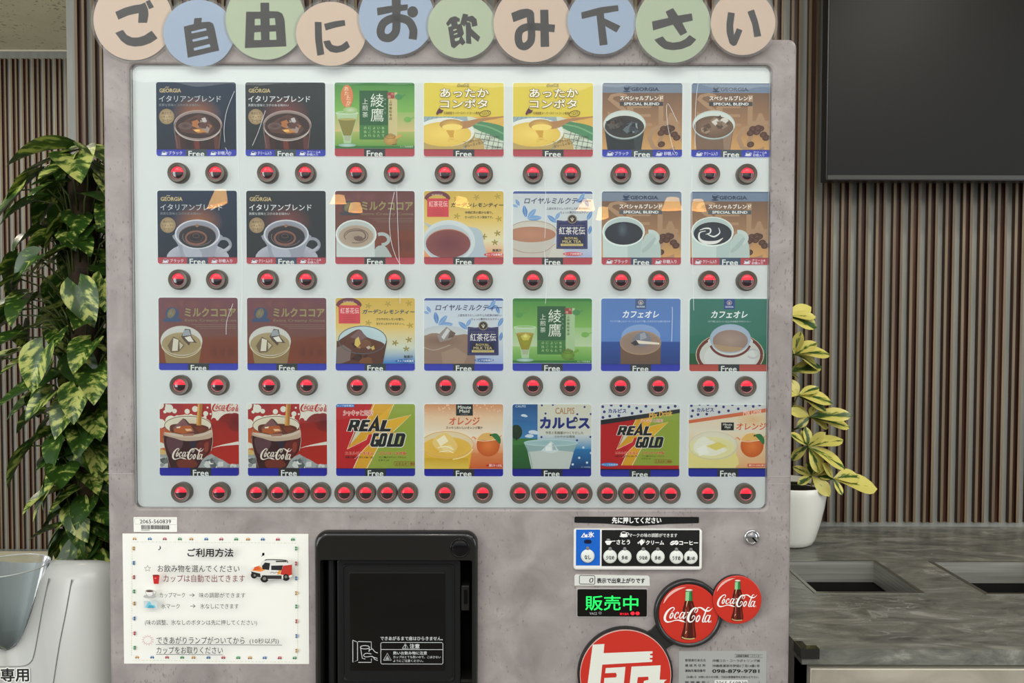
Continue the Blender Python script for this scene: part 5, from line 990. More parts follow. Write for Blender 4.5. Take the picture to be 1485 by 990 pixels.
# lit status display
X0, Z0, X1, Z1 = UW(120, 150, 600, 346, 820); m = MB(); rbox(m, X0, X1, Z1, Z0, -0.0012, 0, 0.002, 0.0005); ds = put('status_display', m.mesh('status_display'), mat('display_edge_silver', (176, 174, 170), 0.35), vm)
X0, Z0, X1, Z1 = UW(126, 156, 594, 339, 820); m = MB(); rbox(m, X0, X1, Z1, Z0, -0.0022, -0.0012, 0.002, 0.0006); put('display_window', m.mesh('display_window'), M_smoked, ds)
P = Print((126, 156, 594, 339), (X0, Z0, X1, Z1), -0.0024); P.text('販売中', 180, 198, 534, 296, (30, 225, 90), 0.012)
P.text('取り忘れ', 412, 312, 472, 328, (215, 30, 44), 0.03); P.ell(497, 316, 14, 12, (225, 34, 50), n=16); P.ell(530, 316, 14, 12, (225, 34, 50), n=16); put('lit_lettering', P.mesh('lit_lettering'), M_led, ds)
P = Print((126, 156, 594, 339), (X0, Z0, X1, Z1), -0.0023); P.text('VACS', 208, 310, 258, 326, (150, 152, 150), 0.03); P.ell(279, 314, 12, 11, (92, 98, 96), n=16); P.text('取り', 488, 308, 506, 322, (120, 20, 28)); P.layer += 6; put('display_print', P.mesh('display_print'), M_paper, ds)
# lock
cx, cz = F(1089.5, 778); m = MB(); m.smooth = True; m.lathe_y(cx, cz, [(0.0115, 0), (0.0115, -0.003), (0.0105, -0.0046), (0.0085, -0.0048), (0.0078, -0.0040), (0.0074, -0.0042), (0.004, -0.0052), (0.0001, -0.0054)], 32); lk = put('lock_cylinder', m.mesh('lock_cylinder'), M_chrome, vm)
m = MB(); a = math.radians(-45); ux, uz = math.cos(a), math.sin(a); q = lambda s, t, y: (cx + ux * s - uz * t, y, cz + uz * s + ux * t)
m.loft([[q(0, -0.0012, y), q(0.0085, -0.0012, y), q(0.0085, 0.0012, y), q(0, 0.0012, y)] for y in (-0.0040, -0.0058)], True, True); put('key_slot', m.mesh('key_slot'), M_blackdeep, lk)

# ================================================================ THINGS FIXED OR STUCK TO THE MACHINE
# round emblem: dark joined rings holding three domed discs
ec = emp('round_emblem', (*[F(975, 930)[0]], -0.006, F(975, 990)[1]), 'dark triple-ring emblem with two red cola bottle discs on the machine\'s lower right', 'emblem')
C3 = [(906, 975, 67.3, 70), (997, 887, 43.4, 50), (1066.3, 866, 35.2, 36)]
s0 = 1.018e-3
m = MB(); m.smooth = True
for (a, b, r, R) in C3[:2]:
    cx, cz = F(a, b); k = 0 if r > 60 else 0.002
    m.lathe_y(cx, cz, [(R * s0, -0.0005), (R * s0, -0.005 - k), ((R - 2) * s0, -0.0068 - k), ((r + 1.5) * s0, -0.0070 - k), (r * s0, -0.0045), (0.0005, -0.0045)], 64)
cx, cz = F(1066.3, 866); m.lathe_y(cx, cz, [(34.5 * s0, -0.0005), (34.5 * s0, -0.0085), (0.0005, -0.0085)], 48)
def neck(p, q, w0, w1, y):   # curved bridge between rings
    a = Vector(F(*p)); b = Vector(F(*q)); d = (b - a).normalized(); n = Vector((-d.y, d.x)); L = []
    for i in range(9):
        t = i / 8; ww = (w0 + (w1 - w0) * t) * (1 - 0.62 * math.sin(math.pi * t)) * s0; c = a.lerp(b, t); L.append((c + n * ww, c - n * ww))
    pl = [l[0] for l in L] + [l[1] for l in reversed(L)]; pl = [(v.x, v.y) for v in pl]; m.smooth = False; m.plate(pl, [], y); m.loft([at(pl, y), at(pl, -0.0005)])
neck((925, 950), (985, 900), 52, 40, -0.0046); neck((1010, 882), (1058, 868), 40, 27, -0.0052)
put('ring_frame', m.mesh('ring_frame'), M_emblemframe, ec)
M_reddisc = mat('glossy_red', (200, 48, 34), 0.12, coat=0.5)
def dome_disc(name, a, b, r, y, h):
    cx, cz = F(a, b); m = MB(); m.smooth = True; R = r * s0; m.lathe_y(cx, cz, [(R, y + 0.002), (R, y)] + [(R * math.cos(t), y - h * math.sin(t)) for t in [math.radians(k * 10) for k in range(1, 9)]] + [(0.0002, y - h)], 56)
    return put(name, m.mesh(name), M_reddisc, ec), cx, cz
def bottle_print(a, b, r, y, par):
    # reading box of the large disc: centre (502,488), radius 438
    cx, cz = F(a, b); R = r * s0; bx = (502 - 438, 488 - 438, 502 + 438, 488 + 438); P = Print(bx, (cx - R, cz + R, cx + R, cz - R), y, circ=(502, 488, 430))
    P.sm([(132, 330), (150, 260), (220, 170), (330, 105), (460, 84), (420, 100), (300, 160), (200, 240)], (236, 180, 168), 5)
    P.sm([(452, 290), (430, 350), (412, 420), (420, 520), (436, 600), (424, 700), (398, 800), (400, 850), (500, 868), (590, 850), (610, 800), (596, 700), (590, 620), (600, 520), (596, 420), (575, 350), (552, 290)], (74, 26, 20))
    P.sm([(470, 300), (455, 380), (440, 430), (460, 560), (455, 700), (440, 820), (480, 830), (490, 700), (500, 560), (500, 400)], (120, 44, 32)); P.sm([(530, 320), (548, 420), (556, 560), (560, 700), (570, 810), (590, 800), (570, 640), (580, 520), (570, 400)], (128, 42, 28)); P.stroke([(456, 420), (470, 600), (456, 760)], [5, 9, 4], (190, 120, 104), 4); P.stroke([(470, 740), (452, 780)], [14, 6], (226, 196, 150), 0)
    P.stroke([(402, 828), (450, 850), (530, 856), (590, 846)], 16, (196, 176, 120), 4)
    P.poly([(455, 150), (548, 150), (555, 290), (445, 290)], (52, 132, 70)); P.poly([(452, 160), (505, 155), (500, 290), (450, 290)], (146, 206, 150)); P.poly([(530, 150), (548, 150), (555, 290), (540, 290)], (34, 96, 52)); P.ell(500, 132, 56, 18, (216, 206, 190), (160, 150, 130)); P.ell(500, 128, 44, 9, (240, 232, 220))
    P.stroke([(480, 292), (470, 340), (462, 380)], [16, 10, 3], (220, 190, 150), 3)
    script_logo(P, 142, 383, 850, 612, (246, 240, 234), 1.0); P.ring(826, 600, 10, 10, 3, (240, 220, 210))
    put('disc_print', P.mesh('disc_print'), M_gloss, par)
d2, _, _ = dome_disc('emblem_disc', 997, 887, 43.4, -0.0072, 0.0012); bottle_print(997, 887, 43.4, -0.0086, d2)
d3, _, _ = dome_disc('emblem_disc', 1066.3, 866, 35.2, -0.0100, 0.0010); bottle_print(1066.3, 866, 35.2, -0.0112, d3)
# large red disc sticker with white block characters
cx, cz = F(906, 975); R = 66.6 * s0; m = MB(); m.lathe_y(cx, cz, [(R, -0.0046), (R, -0.0078), (0.0002, -0.0078)], 72); st = put('disc_sticker', m.mesh('disc_sticker'), mat('sticker_white_edge', (226, 190, 180), 0.4)); recenter(st); top(st, 'big round red sticker with white block characters at the machine\'s bottom edge', 'sticker')
# reading units: 9.9 per pixel, origin 830,900; centre (752,743) radius 662
bx = (752 - 660, 743 - 660, 752 + 660, 743 + 660); P = Print(bx, (cx - R, cz + R, cx + R, cz - R), -0.0079, circ=(752, 743, 652)); P.ell(752, 743, 654, 654, (198, 50, 38), n=40)
wt = (226, 228, 216)
P.poly([(275, 298), (444, 288), (432, 422), (1140, 392), (1140, 425), (1105, 430), (1105, 452), (1140, 456), (1140, 488), (1100, 490), (1100, 512), (1138, 516), (1134, 548), (415, 590), (360, 1150), (170, 1150)], wt)
P.poly([(466, 640), (750, 622), (700, 1180), (470, 1190), (480, 1100), (570, 1095), (590, 860), (440, 862), (446, 786), (615, 776), (626, 745), (612, 708), (457, 716)], wt)
P.poly([(838, 618), (1258, 598), (1246, 808), (1350, 808), (1312, 838), (1310, 862), (1340, 880), (1210, 960), (1170, 1180), (1040, 1180), (1000, 900), (1020, 826), (1086, 812), (1080, 764), (930, 772), (880, 1180), (780, 1190)], wt)
o = put('sticker_print', P.mesh('sticker_print'), M_gloss, None); o.parent = st; o.location = -Vector(st.location)

def flat_thing(name, x0, y0, x1, y1, yf, m, label, cat, r=0.0008, dep=0.0004):
    X0, Z0, X1, Z1 = W(x0, y0, x1, y1); mb = MB(); rbox(mb, X0, X1, Z1, Z0, yf, yf + dep, r, 0.0001, 2); o = put(name, mb.mesh(name), m); recenter(o); top(o, label, cat); return o, (X0, Z0, X1, Z1)
def print_on(o, P, name, m=None):
    q = put(name, P.mesh(name), m or M_paper, None); q.parent = o; q.location = -Vector(o.location); return q
M_sheet = mat('white_paper', (240, 240, 232), 0.65, spec=0.2)
# barcode label
o, wb = flat_thing('barcode_label', 194, 749.5, 257, 771, -0.0006, M_sheet, 'small white barcode label above the instruction sheet', 'label')
P = Print((130, 56, 377, 140), wb, -0.0007); P.stroke([(138, 64), (372, 66), (372, 98), (138, 96), (138, 64)], 1.5, (170, 170, 164), 0); P.text('2065-560839', 166, 70, 343, 91, (30, 30, 30), 0.01)
R = random.Random(5); x = 174
while x < 334:
    w_ = R.choice((1.6, 2.4, 3.6)); P.rect(x, 101, x + w_, 124, (52, 52, 52)); x += w_ + R.choice((1.6, 2.2, 3.2))
P.text('AAAAAAAA'.replace('A', '8'), 174, 126, 222, 131, (90, 90, 88)); print_on(o, P, 'label_print')
# instruction sheet
o, wb = flat_thing('instruction_sheet', 179, 773.5, 448, 962, -0.0006, M_sheet, 'white paper sheet of Japanese instructions with a car picture and tiny car border', 'notice')
P = Print((75, 150, 1118, 882), wb, -0.0007)
ink = (34, 32, 32)
def minicar(x, y, c, rot=0):
    k = 1; f = (lambda a, b: (x + a, y + b)) if rot == 0 else ((lambda a, b: (x - b, y + a)) if rot == 1 else (lambda a, b: (x + b, y - a)))
    P.poly([f(-12, 2), f(-9, -4), f(-5, -10), f(6, -10), f(10, -4), f(13, 2)], c); P.ell(*f(-6, 3), 3, 3, (60, 60, 60), n=8); P.ell(*f(7, 3), 3, 3, (60, 60, 60), n=8); P.poly([f(-4, -4), f(-3, -8), f(4, -8), f(6, -4)], (214, 224, 230))
cc = [(206, 152, 60), (52, 116, 172), (190, 62, 70), (66, 150, 84)]
xs = [143, 228, 312, 397, 461, 545, 629, 713, 779, 862, 947, 1031]
for i, x in enumerate(xs): minicar(x, 181, cc[i % 4]); minicar(x + 6, 847, cc[i % 4])
ys = [232, 313, 393, 473, 541, 625, 708, 790]
for i, y in enumerate(ys): minicar(140, y, cc[i % 4], 2)
ys2 = [229, 313, 396, 479, 554, 637, 720, 803]
for i, y in enumerate(ys2): minicar(1049, y, cc[(3, 2, 1, 0, 3, 2, 1, 0)[i]], 1)
for k in range(150):
    t = k / 150; c = [(226, 206, 96), (120, 190, 110), (180, 190, 190)][k % 3]
    for (a, b) in ((130 + 930 * t, 192), (130 + 930 * t, 857), (131, 210 + 615 * t), (1060, 210 + 615 * t)): P.rect(a, b, a + 3, b + 3, c) if (k * 7) % 10 < 7 else None
P.text('ご利用方法', 452, 224, 706, 270, ink, 0.03)
P.text('♪', 288, 208, 306, 234, ink); P.text('♫', 862, 246, 880, 268, ink)
star = [(228 + (19 if i % 2 == 0 else 8) * math.sin(math.pi * i / 5), 336 - (19 if i % 2 == 0 else 8) * math.cos(math.pi * i / 5)) for i in range(10)]; P.stroke(star, 2.4, ink, 0, True)
P.text('お飲み物を選んでください', 284, 316, 740, 356, ink, 0.004); P.text('カップは自動で出てきます', 316, 370, 770, 412, (120, 46, 46), 0.004)
P.poly([(256, 374), (295, 374), (289, 422), (262, 422)], (196, 40, 36)); P.ell(275, 374, 20, 4, (120, 30, 28), n=16); P.rect(266, 388, 276, 392, (226, 160, 150))
P.ell(238, 492, 34, 9, (196, 196, 190), (176, 176, 170)); P.sm([(215, 460), (222, 485), (238, 492), (254, 485), (262, 460)], (236, 234, 230)); P.ring(264, 470, 10, 9, 3, (170, 168, 164)); P.ell(238, 460, 24, 8, (196, 190, 186)); P.ell(238, 462, 20, 6, (92, 70, 66)); P.stroke([(215, 460), (222, 485), (238, 491), (254, 485), (262, 460)], 2, (150, 148, 144), 3); P.ring(238, 492, 34, 9, 1.6, (160, 158, 154))
P.text('カップマーク', 294, 470, 436, 498, ink, 0.0); P.text('→', 460, 474, 490, 494, ink); P.text('味の調節ができます', 514, 470, 772, 498, ink, 0.0)
P.rect(205, 516, 280, 556, (196, 206, 206), (206, 220, 220)); P.poly([(212, 554), (228, 524), (238, 520), (252, 540), (262, 538), (274, 554)], (120, 196, 212)); P.poly([(224, 556), (236, 540), (256, 544), (264, 556)], (70, 160, 190))
P.text('氷マーク', 302, 532, 406, 560, ink, 0.0); P.text('→', 464, 534, 494, 556, ink); P.text('氷なしにできます', 520, 531, 734, 560, ink, 0.0)
P.text('(味の調整、氷なしのボタンは先に押してください)', 210, 622, 836, 656, ink, 0.0)
bst = [(225 + (34 if i % 2 == 0 else 20) * math.sin(math.pi * i / 13), 736 - (30 if i % 2 == 0 else 18) * math.cos(math.pi * i / 13)) for i in range(26)]; P.stroke(bst, 2.6, (186, 56, 56), 0, True)
P.text('できあがりランプがついてから', 274, 716, 766, 756, ink, 0.004); P.text('(10秒以内)', 794, 724, 958, 758, ink, 0.0); P.stroke([(270, 760), (976, 762)], 2.6, ink, 0)
P.text('カップをお取りください', 274, 772, 644, 812, ink, 0.004); P.stroke([(270, 815), (644, 817)], 2.6, ink, 0)
# picture of an off-road car
 
for (a, b, r) in ((880, 388, 24), (1000, 382, 21), (822, 372, 18)): P.ell(a, b, r, r, (34, 32, 32)); P.ell(a, b, r * .5, r * .5, (110, 108, 104))
P.sm([(808, 330), (850, 318), (870, 292), (900, 284), (1000, 288), (1030, 320), (1034, 366), (1020, 384), (900, 396), (850, 384), (806, 360)], (222, 220, 212)); P.poly([(985, 318), (1034, 312), (1034, 368), (1010, 376), (968, 366)], (186, 52, 40)); P.poly([(970, 322), (984, 318), (966, 366), (950, 368)], (226, 150, 50)); P.poly([(826, 326), (850, 318), (884, 342), (858, 352), (812, 346)], (226, 140, 60)); P.poly([(826, 326), (846, 322), (862, 340), (820, 344)], (216, 90, 50))
P.poly([(866, 320), (884, 300), (912, 304), (906, 342), (870, 338)], (36, 36, 38)); P.poly([(918, 318), (984, 316), (976, 344), (918, 342)], (40, 40, 42)); P.stroke([(884, 290), (900, 284), (1000, 288), (1008, 302)], 5, (54, 52, 52), 3); P.rect(944, 290, 1004, 298, (60, 56, 54)); P.poly([(806, 350), (856, 362), (860, 384), (812, 374)], (44, 42, 42)); P.stroke([(912, 360), (924, 353), (936, 360), (948, 353), (960, 358)], 2.5, (70, 66, 66), 2); P.rect(866, 372, 976, 392, (50, 46, 46))
for (a, b, r) in ((880, 390, 19), (1000, 380, 16), (826, 372, 13)): P.ell(a, b, r, r, (30, 28, 28)); P.ell(a, b, r * .5, r * .5, (120, 118, 112))
print_on(o, P, 'sheet_print')
# silver contact plate
o, wb = flat_thing('contact_label', 984, 943.5, 1111, 1032, -0.0006, mat('silver_label', (176, 178, 174), 0.35, 0.2), 'silver contact label with phone number at the machine\'s lower right', 'label')
P = Print((808, 575, 1398, 985), wb, -0.0007); ink = (50, 50, 50)
P.stroke([(1186, 596), (1372, 598), (1372, 618), (1184, 616), (1186, 596)], 2, ink, 0); P.text('自動販売機統一ステッカー', 1194, 600, 1364, 614, ink, 0.02)
P.text('管理責任者氏名', 850, 628, 988, 646, ink, 0.01); P.text('沖縄コカ・コーラボトリング㈱', 1034, 630, 1354, 648, ink, 0.01); P.text('連 絡 先 住 所', 850, 662, 988, 680, ink, 0.01); P.text('沖縄県浦添市伊祖5丁目14番1号', 1034, 664, 1352, 682, ink, 0.01)
P.text('連絡先電話番号', 850, 697, 988, 715, ink, 0.01); P.text('098-879-9781', 1034, 697, 1350, 720, (30, 30, 30), 0.03); P.text('【お願い】 お問い合わせの際、下記の管理番号をお知らせ下さい。', 862, 740, 1348, 756, ink, 0.005)
P.text('管 理 番 号', 850, 776, 988, 794, ink, 0.01); P.rect(1050, 768, 1272, 808, (226, 226, 220)); P.text('2065-560839', 1058, 776, 1266, 800, (40, 40, 40), 0.01); P.text('(', 1004, 774, 1010, 800, ink); P.text(')', 1346, 774, 1352, 800, ink)
print_on(o, P, 'label_print')

# ---- ten round laminated signs with one character each
PE, BL, GR = (240, 218, 198), (184, 206, 234), (204, 221, 190)
def Q(ox, pts): return [(ox + a / 6.75, b / 6.75) for a, b in pts]
SG = [('go', 194, 30, 57, 57, PE, 'peach', 'ご'), ('ji', 289.5, 49.3, 51, 47.5, BL, 'blue', '自'), ('yu', 386, 30, 57, 57, GR, 'green', '由'), ('ni', 481, 51, 50, 45.5, PE, 'peach', 'に'), ('o', 576, 27.5, 54, 53.5, BL, 'blue', 'お'),
      ('in', 670, 41, 48.5, 45.5, GR, 'green', '飲'), ('mi', 772, 38, 55.5, 54, PE, 'peach', 'み'), ('ge', 871.5, 35, 49, 46, BL, 'blue', '下'), ('sa', 974, 40, 53.5, 53.5, GR, 'green', 'さ'), ('i', 1074, 37.5, 46, 45.5, PE, 'peach', 'い')]
SL = ['leftmost round sign, peach paper with a big black character', 'small blue round sign, second from the left end of the row', 'large green round sign, third from the left end of the row',
      'peach round sign hanging low between a green and a blue sign, left half', 'blue round sign above the middle of the machine, with a dotted looped character', 'small green round sign near the middle of the row, dense character',
      'large peach round sign right of the middle, looped character', 'blue round sign third from the right end, T-like character', 'large green round sign second from the right end', 'rightmost round sign, peach paper with two separate strokes']
GL = {
 'go': (130, [[(260, 125), (350, 85), (440, 60), (505, 52), (549, 32), (577, 96), (582, 150), (567, 228), (480, 228), (487, 135), (390, 155), (290, 198)], [(555, 25), (595, 8), (635, 78), (588, 98)], [(258, 325), (332, 295), (370, 345), (420, 368), (480, 368), (540, 348), (610, 302), (667, 375), (600, 420), (520, 448), (440, 455), (370, 440), (315, 400)]], []),
 'ji': (130, [[(932, 270), (1028, 245), (1035, 190), (1108, 185), (1103, 228), (1180, 222), (1215, 240), (1232, 290), (1272, 498), (968, 568)]], [[(1003, 318), (1145, 284), (1153, 305), (1010, 335)], [(1012, 395), (1162, 358), (1170, 382), (1020, 415)], [(1025, 475), (1180, 435), (1190, 462), (1032, 500)]]),
 'yu': (320, [[(262, 128), (400, 128), (400, 42), (485, 42), (485, 122), (570, 125), (610, 145), (632, 200), (648, 458), (247, 475)]], [[(345, 197), (398, 195), (400, 255), (343, 258)], [(487, 192), (538, 188), (545, 253), (488, 257)], [(340, 325), (402, 320), (404, 398), (336, 398)], [(486, 318), (548, 315), (553, 395), (486, 397)]]),
 'ni': (320, [[(932, 230), (998, 233), (1003, 400), (1023, 540), (955, 554), (935, 400)], [(1022, 250), (1120, 225), (1220, 212), (1228, 265), (1130, 285), (1038, 313)], [(1014, 415), (1075, 405), (1100, 450), (1150, 462), (1190, 450), (1242, 410), (1272, 468), (1215, 510), (1140, 527), (1080, 515), (1035, 475)]], []),
 'o': (515, [[(222, 97), (368, 75), (365, 18), (452, 16), (452, 68), (522, 62), (518, 118), (452, 128), (445, 200), (370, 200), (370, 140), (230, 170)]], []),
 'in': (515, [[(895, 250), (935, 195), (985, 180), (1030, 205), (1025, 235), (965, 225), (915, 278)], [(915, 285), (1045, 250), (1068, 345), (1050, 375), (1085, 430), (1055, 458), (1030, 440), (975, 487), (945, 470)], [(1060, 155), (1110, 165), (1105, 185), (1150, 175), (1190, 210), (1198, 270), (1145, 282), (1140, 240), (1100, 225), (1075, 280), (1032, 250)], [(1085, 235), (1130, 240), (1140, 300), (1225, 378), (1205, 425), (1135, 370), (1140, 445), (1090, 440)], [(940, 230), (1000, 215), (1010, 270), (950, 280)]], [[(965, 310), (997, 300), (998, 312), (967, 322)], [(970, 350), (1005, 338), (1007, 350), (972, 360)], [(978, 395), (1030, 380), (1020, 410), (985, 420)]]),
 'mi': (710, [[(213, 155), (300, 120), (370, 110), (420, 130), (435, 170), (360, 195), (235, 240)], [(492, 122), (570, 122), (580, 473), (497, 475)]], []),
 'ge': (710, [[(892, 150), (1080, 100), (1245, 80), (1252, 135), (1110, 160), (1115, 205), (1270, 278), (1232, 340), (1125, 280), (1148, 455), (1072, 465), (1040, 180), (900, 213)]], []),
 'sa': (910, [[(228, 240), (385, 205), (358, 145), (430, 112), (478, 183), (608, 162), (620, 230), (520, 252), (567, 342), (503, 375), (430, 270), (240, 325)], [(252, 412), (332, 380), (370, 425), (430, 440), (500, 430), (550, 405), (590, 367), (655, 410), (605, 465), (520, 500), (430, 512), (350, 500), (295, 460)]], []),
 'i': (910, [[(962, 153), (1027, 163), (1012, 290), (1022, 370), (1048, 305), (1102, 325), (1070, 410), (1045, 465), (1015, 475), (980, 450), (950, 350), (948, 260)], [(1148, 150), (1210, 127), (1250, 240), (1283, 380), (1215, 390), (1195, 270)]], [])}
for i, (key, px, py, rx, ry, col, cn, ch) in enumerate(SG):
    yb = -0.0016 - 0.0011 * i; X, Z = F(px, py); a = rx * s0; b = ry * s0
    e = emp('round_sign', (X, yb, Z - b), SL[i], 'sign', 'round character signs')
    el = lambda g, y: [(X + (a + g) * math.cos(t), y, Z + (b + g) * math.sin(t)) for t in [2 * math.pi * k / 56 for k in range(56)]]
    m = MB(); m.loft([el(-0.0002, yb), el(-0.0002, yb - 0.0003)], True, True); put('paper_disc', m.mesh('paper_disc'), mat('paper_' + cn, col, 0.6, spec=0.2), e)
    ox, polys, holes = GL[key]; P = Print((px - rx, py - ry, px + rx, py + ry), (X - a, Z + b, X + a, Z - b), yb - 0.00032)
    bk = (38, 36, 32)
    for q in polys: P.poly(Q(ox, q), bk)
    if key == 'o':
        P.stroke(Q(515, [(410, 120), (411, 250), (400, 330), (345, 382), (280, 372), (258, 320), (285, 245), (360, 200), (450, 195), (530, 225), (570, 295), (573, 340), (566, 396)]), 78 / 6.75, bk, 5); P.ell(*Q(515, [(567, 135)])[0], 52 / 6.75, 54 / 6.75, bk)
    if key == 'mi':
        P.stroke(Q(710, [(398, 150), (402, 230), (410, 330), (402, 420), (350, 470), (300, 455), (282, 390), (300, 320), (370, 285), (480, 285), (632, 300)]), 72 / 6.75, bk, 5)
    for q in holes: P.poly(Q(ox, q), col)
    put('lettering', P.mesh('lettering'), M_paper, e)
    m = MB(); g = 0.0034; m.loft([el(g, yb - 0.0007), el(g, yb - 0.00078)], True, True); put('laminate_film', m.mesh('laminate_film'), M_film, e)

# ================================================================ SCREEN, COUNTER, SINKS
TY = 0.78
tx0 = F(1198.5, 180, TY)[0]; tz0 = F(1300, 262, TY)[1]; tx1 = tx0 + 1.24; tz1 = tz0 + 0.71
tv = emp('television', (0.5 * (tx0 + tx1), TY + 0.02, tz0), 'large dark switched-off television on the slatted wall at upper right', 'television')
m = MB(); rbox(m, tx0, tx1, tz0, tz1, TY, TY + 0.032, 0.003, 0.0015); put('screen_frame', m.mesh('screen_frame'), M_tvframe, tv)
m = MB(); m.box(tx0 + 0.004, tx1 - 0.004, TY - 0.0012, TY, tz0 + 0.014, tz1 - 0.004); put('screen', m.mesh('screen'), M_tv, tv)
m = MB(); m.box(tx0 + 0.004, tx1 - 0.004, TY - 0.0018, TY, tz0 + 0.003, tz0 + 0.0135); put('lower_bezel', m.mesh('lower_bezel'), mat('bezel_grey', (52, 54, 50), 0.4), tv)
m = MB(); m.box(tx0 + 0.35, tx1 - 0.35, TY + 0.032, WALLY - 0.0135, tz0 + 0.2, tz1 - 0.2); put('wall_mount', m.mesh('wall_mount'), M_blackmatte, tv)

CT = 0.865
cl = unproj_z(1163, 942, CT); cyf = cl.y; cxl = cl.x; th = 0.0245; CXR = 3.0; cyb = WALLY - 0.001
def hole(xl, xr, yf, yb): 
    a = unproj_z(xl, yf, CT); b = unproj_z(xr, yf, CT); c = unproj_z(xl, yb, CT); return (a.x, b.x, a.y, c.y)
H1 = hole(1184, 1334, 858.5, 814); h2 = hole(1432, 1500, 860.5, 815.5); H2 = (h2[0], h2[0] + (H1[1] - H1[0]), h2[2], h2[3])
def hp(h, g=0): return [(h[0] - g, h[2] - g), (h[1] + g, h[2] - g), (h[1] + g, h[3] + g), (h[0] - g, h[3] + g)]
m = MB(); out = [(cxl, cyf), (CXR, cyf), (CXR, cyb), (cxl, cyb)]
for z in (CT, CT - th):
    polys = [[Vector((a, b, 0)) for a, b in l] for l in (out, hp(H1), hp(H2))]; fl = [p for l in polys for p in l]; m.add([(p.x, p.y, z) for p in fl], [tuple(t) for t in tessellate_polygon(polys)])
for l in (out, hp(H1), hp(H2)): m.loft([[(a, b, CT) for a, b in l], [(a, b, CT - th) for a, b in l]])
wt_ = put('worktop', m.mesh('worktop'), M_stone); recenter(wt_); top(wt_, 'dark grey veined stone worktop with two steel-lined openings, right of the machine', 'worktop')
for i, (h, lab) in enumerate(((H1, 'stainless steel sink basin nearest the machine, under the white plant pot'), (H2, 'stainless steel sink basin at the right edge, farther from the machine'))):
    e = emp('sink_basin', ((h[0] + h[1]) / 2, (h[2] + h[3]) / 2, CT - 0.16), lab, 'sink', 'sink basins in the worktop')
    m = MB(); sq = lambda g, z: [(a, b, z) for a, b in hp(h, g)]
    m.loft([sq(-0.0005, CT + 0.0008), sq(-0.001, CT - 0.02), sq(-0.002, CT - 0.15), sq(-0.012, CT - 0.16)]); put('basin_wall', m.mesh('basin_wall'), M_steel, e)
    m = MB(); m.loft([sq(-0.002, CT - 0.02), sq(0.007, CT + 0.0004), sq(0.007, CT + 0.0012), sq(-0.001, CT + 0.0014), sq(-0.002, CT - 0.02)]) ; m2 = MB()
    m2.loft([sq(0.007, CT + 0.0001), sq(0.0068, CT + 0.0012), sq(-0.0006, CT + 0.0014), sq(-0.0008, CT + 0.0002)]); put('basin_rim', m2.mesh('basin_rim'), M_steelrim, e)
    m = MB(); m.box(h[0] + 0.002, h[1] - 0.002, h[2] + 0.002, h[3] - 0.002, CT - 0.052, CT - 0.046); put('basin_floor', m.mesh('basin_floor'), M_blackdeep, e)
# base cabinet
be = emp('base_cabinet', (1.7, 0.5, 0), 'grey base cabinet with beige stone-look doors under the worktop', 'cabinet')
cx0 = F(1158, 980, cyf + 0.02)[0]; cby = cyf + 0.022
m = MB()
for q in ((cx0, CXR - 0.01, cby, cby + 0.018, 0.08, CT - th - 0.0005), (cx0, cx0 + 0.018, cby, cyb, 0.08, CT - th - 0.0005), (CXR - 0.03, CXR - 0.01, cby, cyb, 0.08, CT - th - 0.0005), (cx0, CXR - 0.01, cby, cyb, 0.08, 0.1)): m.box(*q)
put('carcass', m.mesh('carcass'), M_carcass, be)
m = MB(); m.box(cx0 + 0.02, CXR - 0.03, cby + 0.05, cyb - 0.02, 0.0, 0.08); put('toe_kick', m.mesh('toe_kick'), M_blackmatte, be)
dxl, dzt = F(1176, 970, cby - 0.018); xx = dxl
for i in range(3):
    wd = 0.78; m = MB(); m.box(xx + 0.0015, xx + wd - 0.0015, cby - 0.017, cby, 0.1, dzt - 0.0015); d = put('door', m.mesh('door'), M_door, be)
    m = MB(); m.box(xx, xx + wd, cby - 0.0165, cby - 0.0005, dzt - 0.0015, dzt); m.box(xx, xx + 0.0014, cby - 0.0165, cby - 0.0005, 0.1, dzt - 0.0015); put('edge_strip', m.mesh('edge_strip'), M_lighttrim, d); xx += wd + 0.004
    if xx + wd > CXR: break
# corner guard on the worktop's front left corner
m = MB(); g = 0.003; L = 0.028
m.box(cxl - g, cxl + L, cyf - g, cyf - 0.0001, CT - 0.014, CT + g); m.box(cxl - g, cxl - 0.0001, cyf, cyf + L, CT - 0.014, CT + g)
m.box(cxl, cxl + L, cyf, cyf + 0.011, CT + 0.0001, CT + g); m.box(cxl, cxl + 0.011, cyf + 0.011, cyf + L, CT + 0.0001, CT + g)
o = put('corner_guard', m.mesh('corner_guard'), M_guard); recenter(o); top(o, 'glossy black plastic corner guard on the worktop\'s front left corner', 'corner guard')

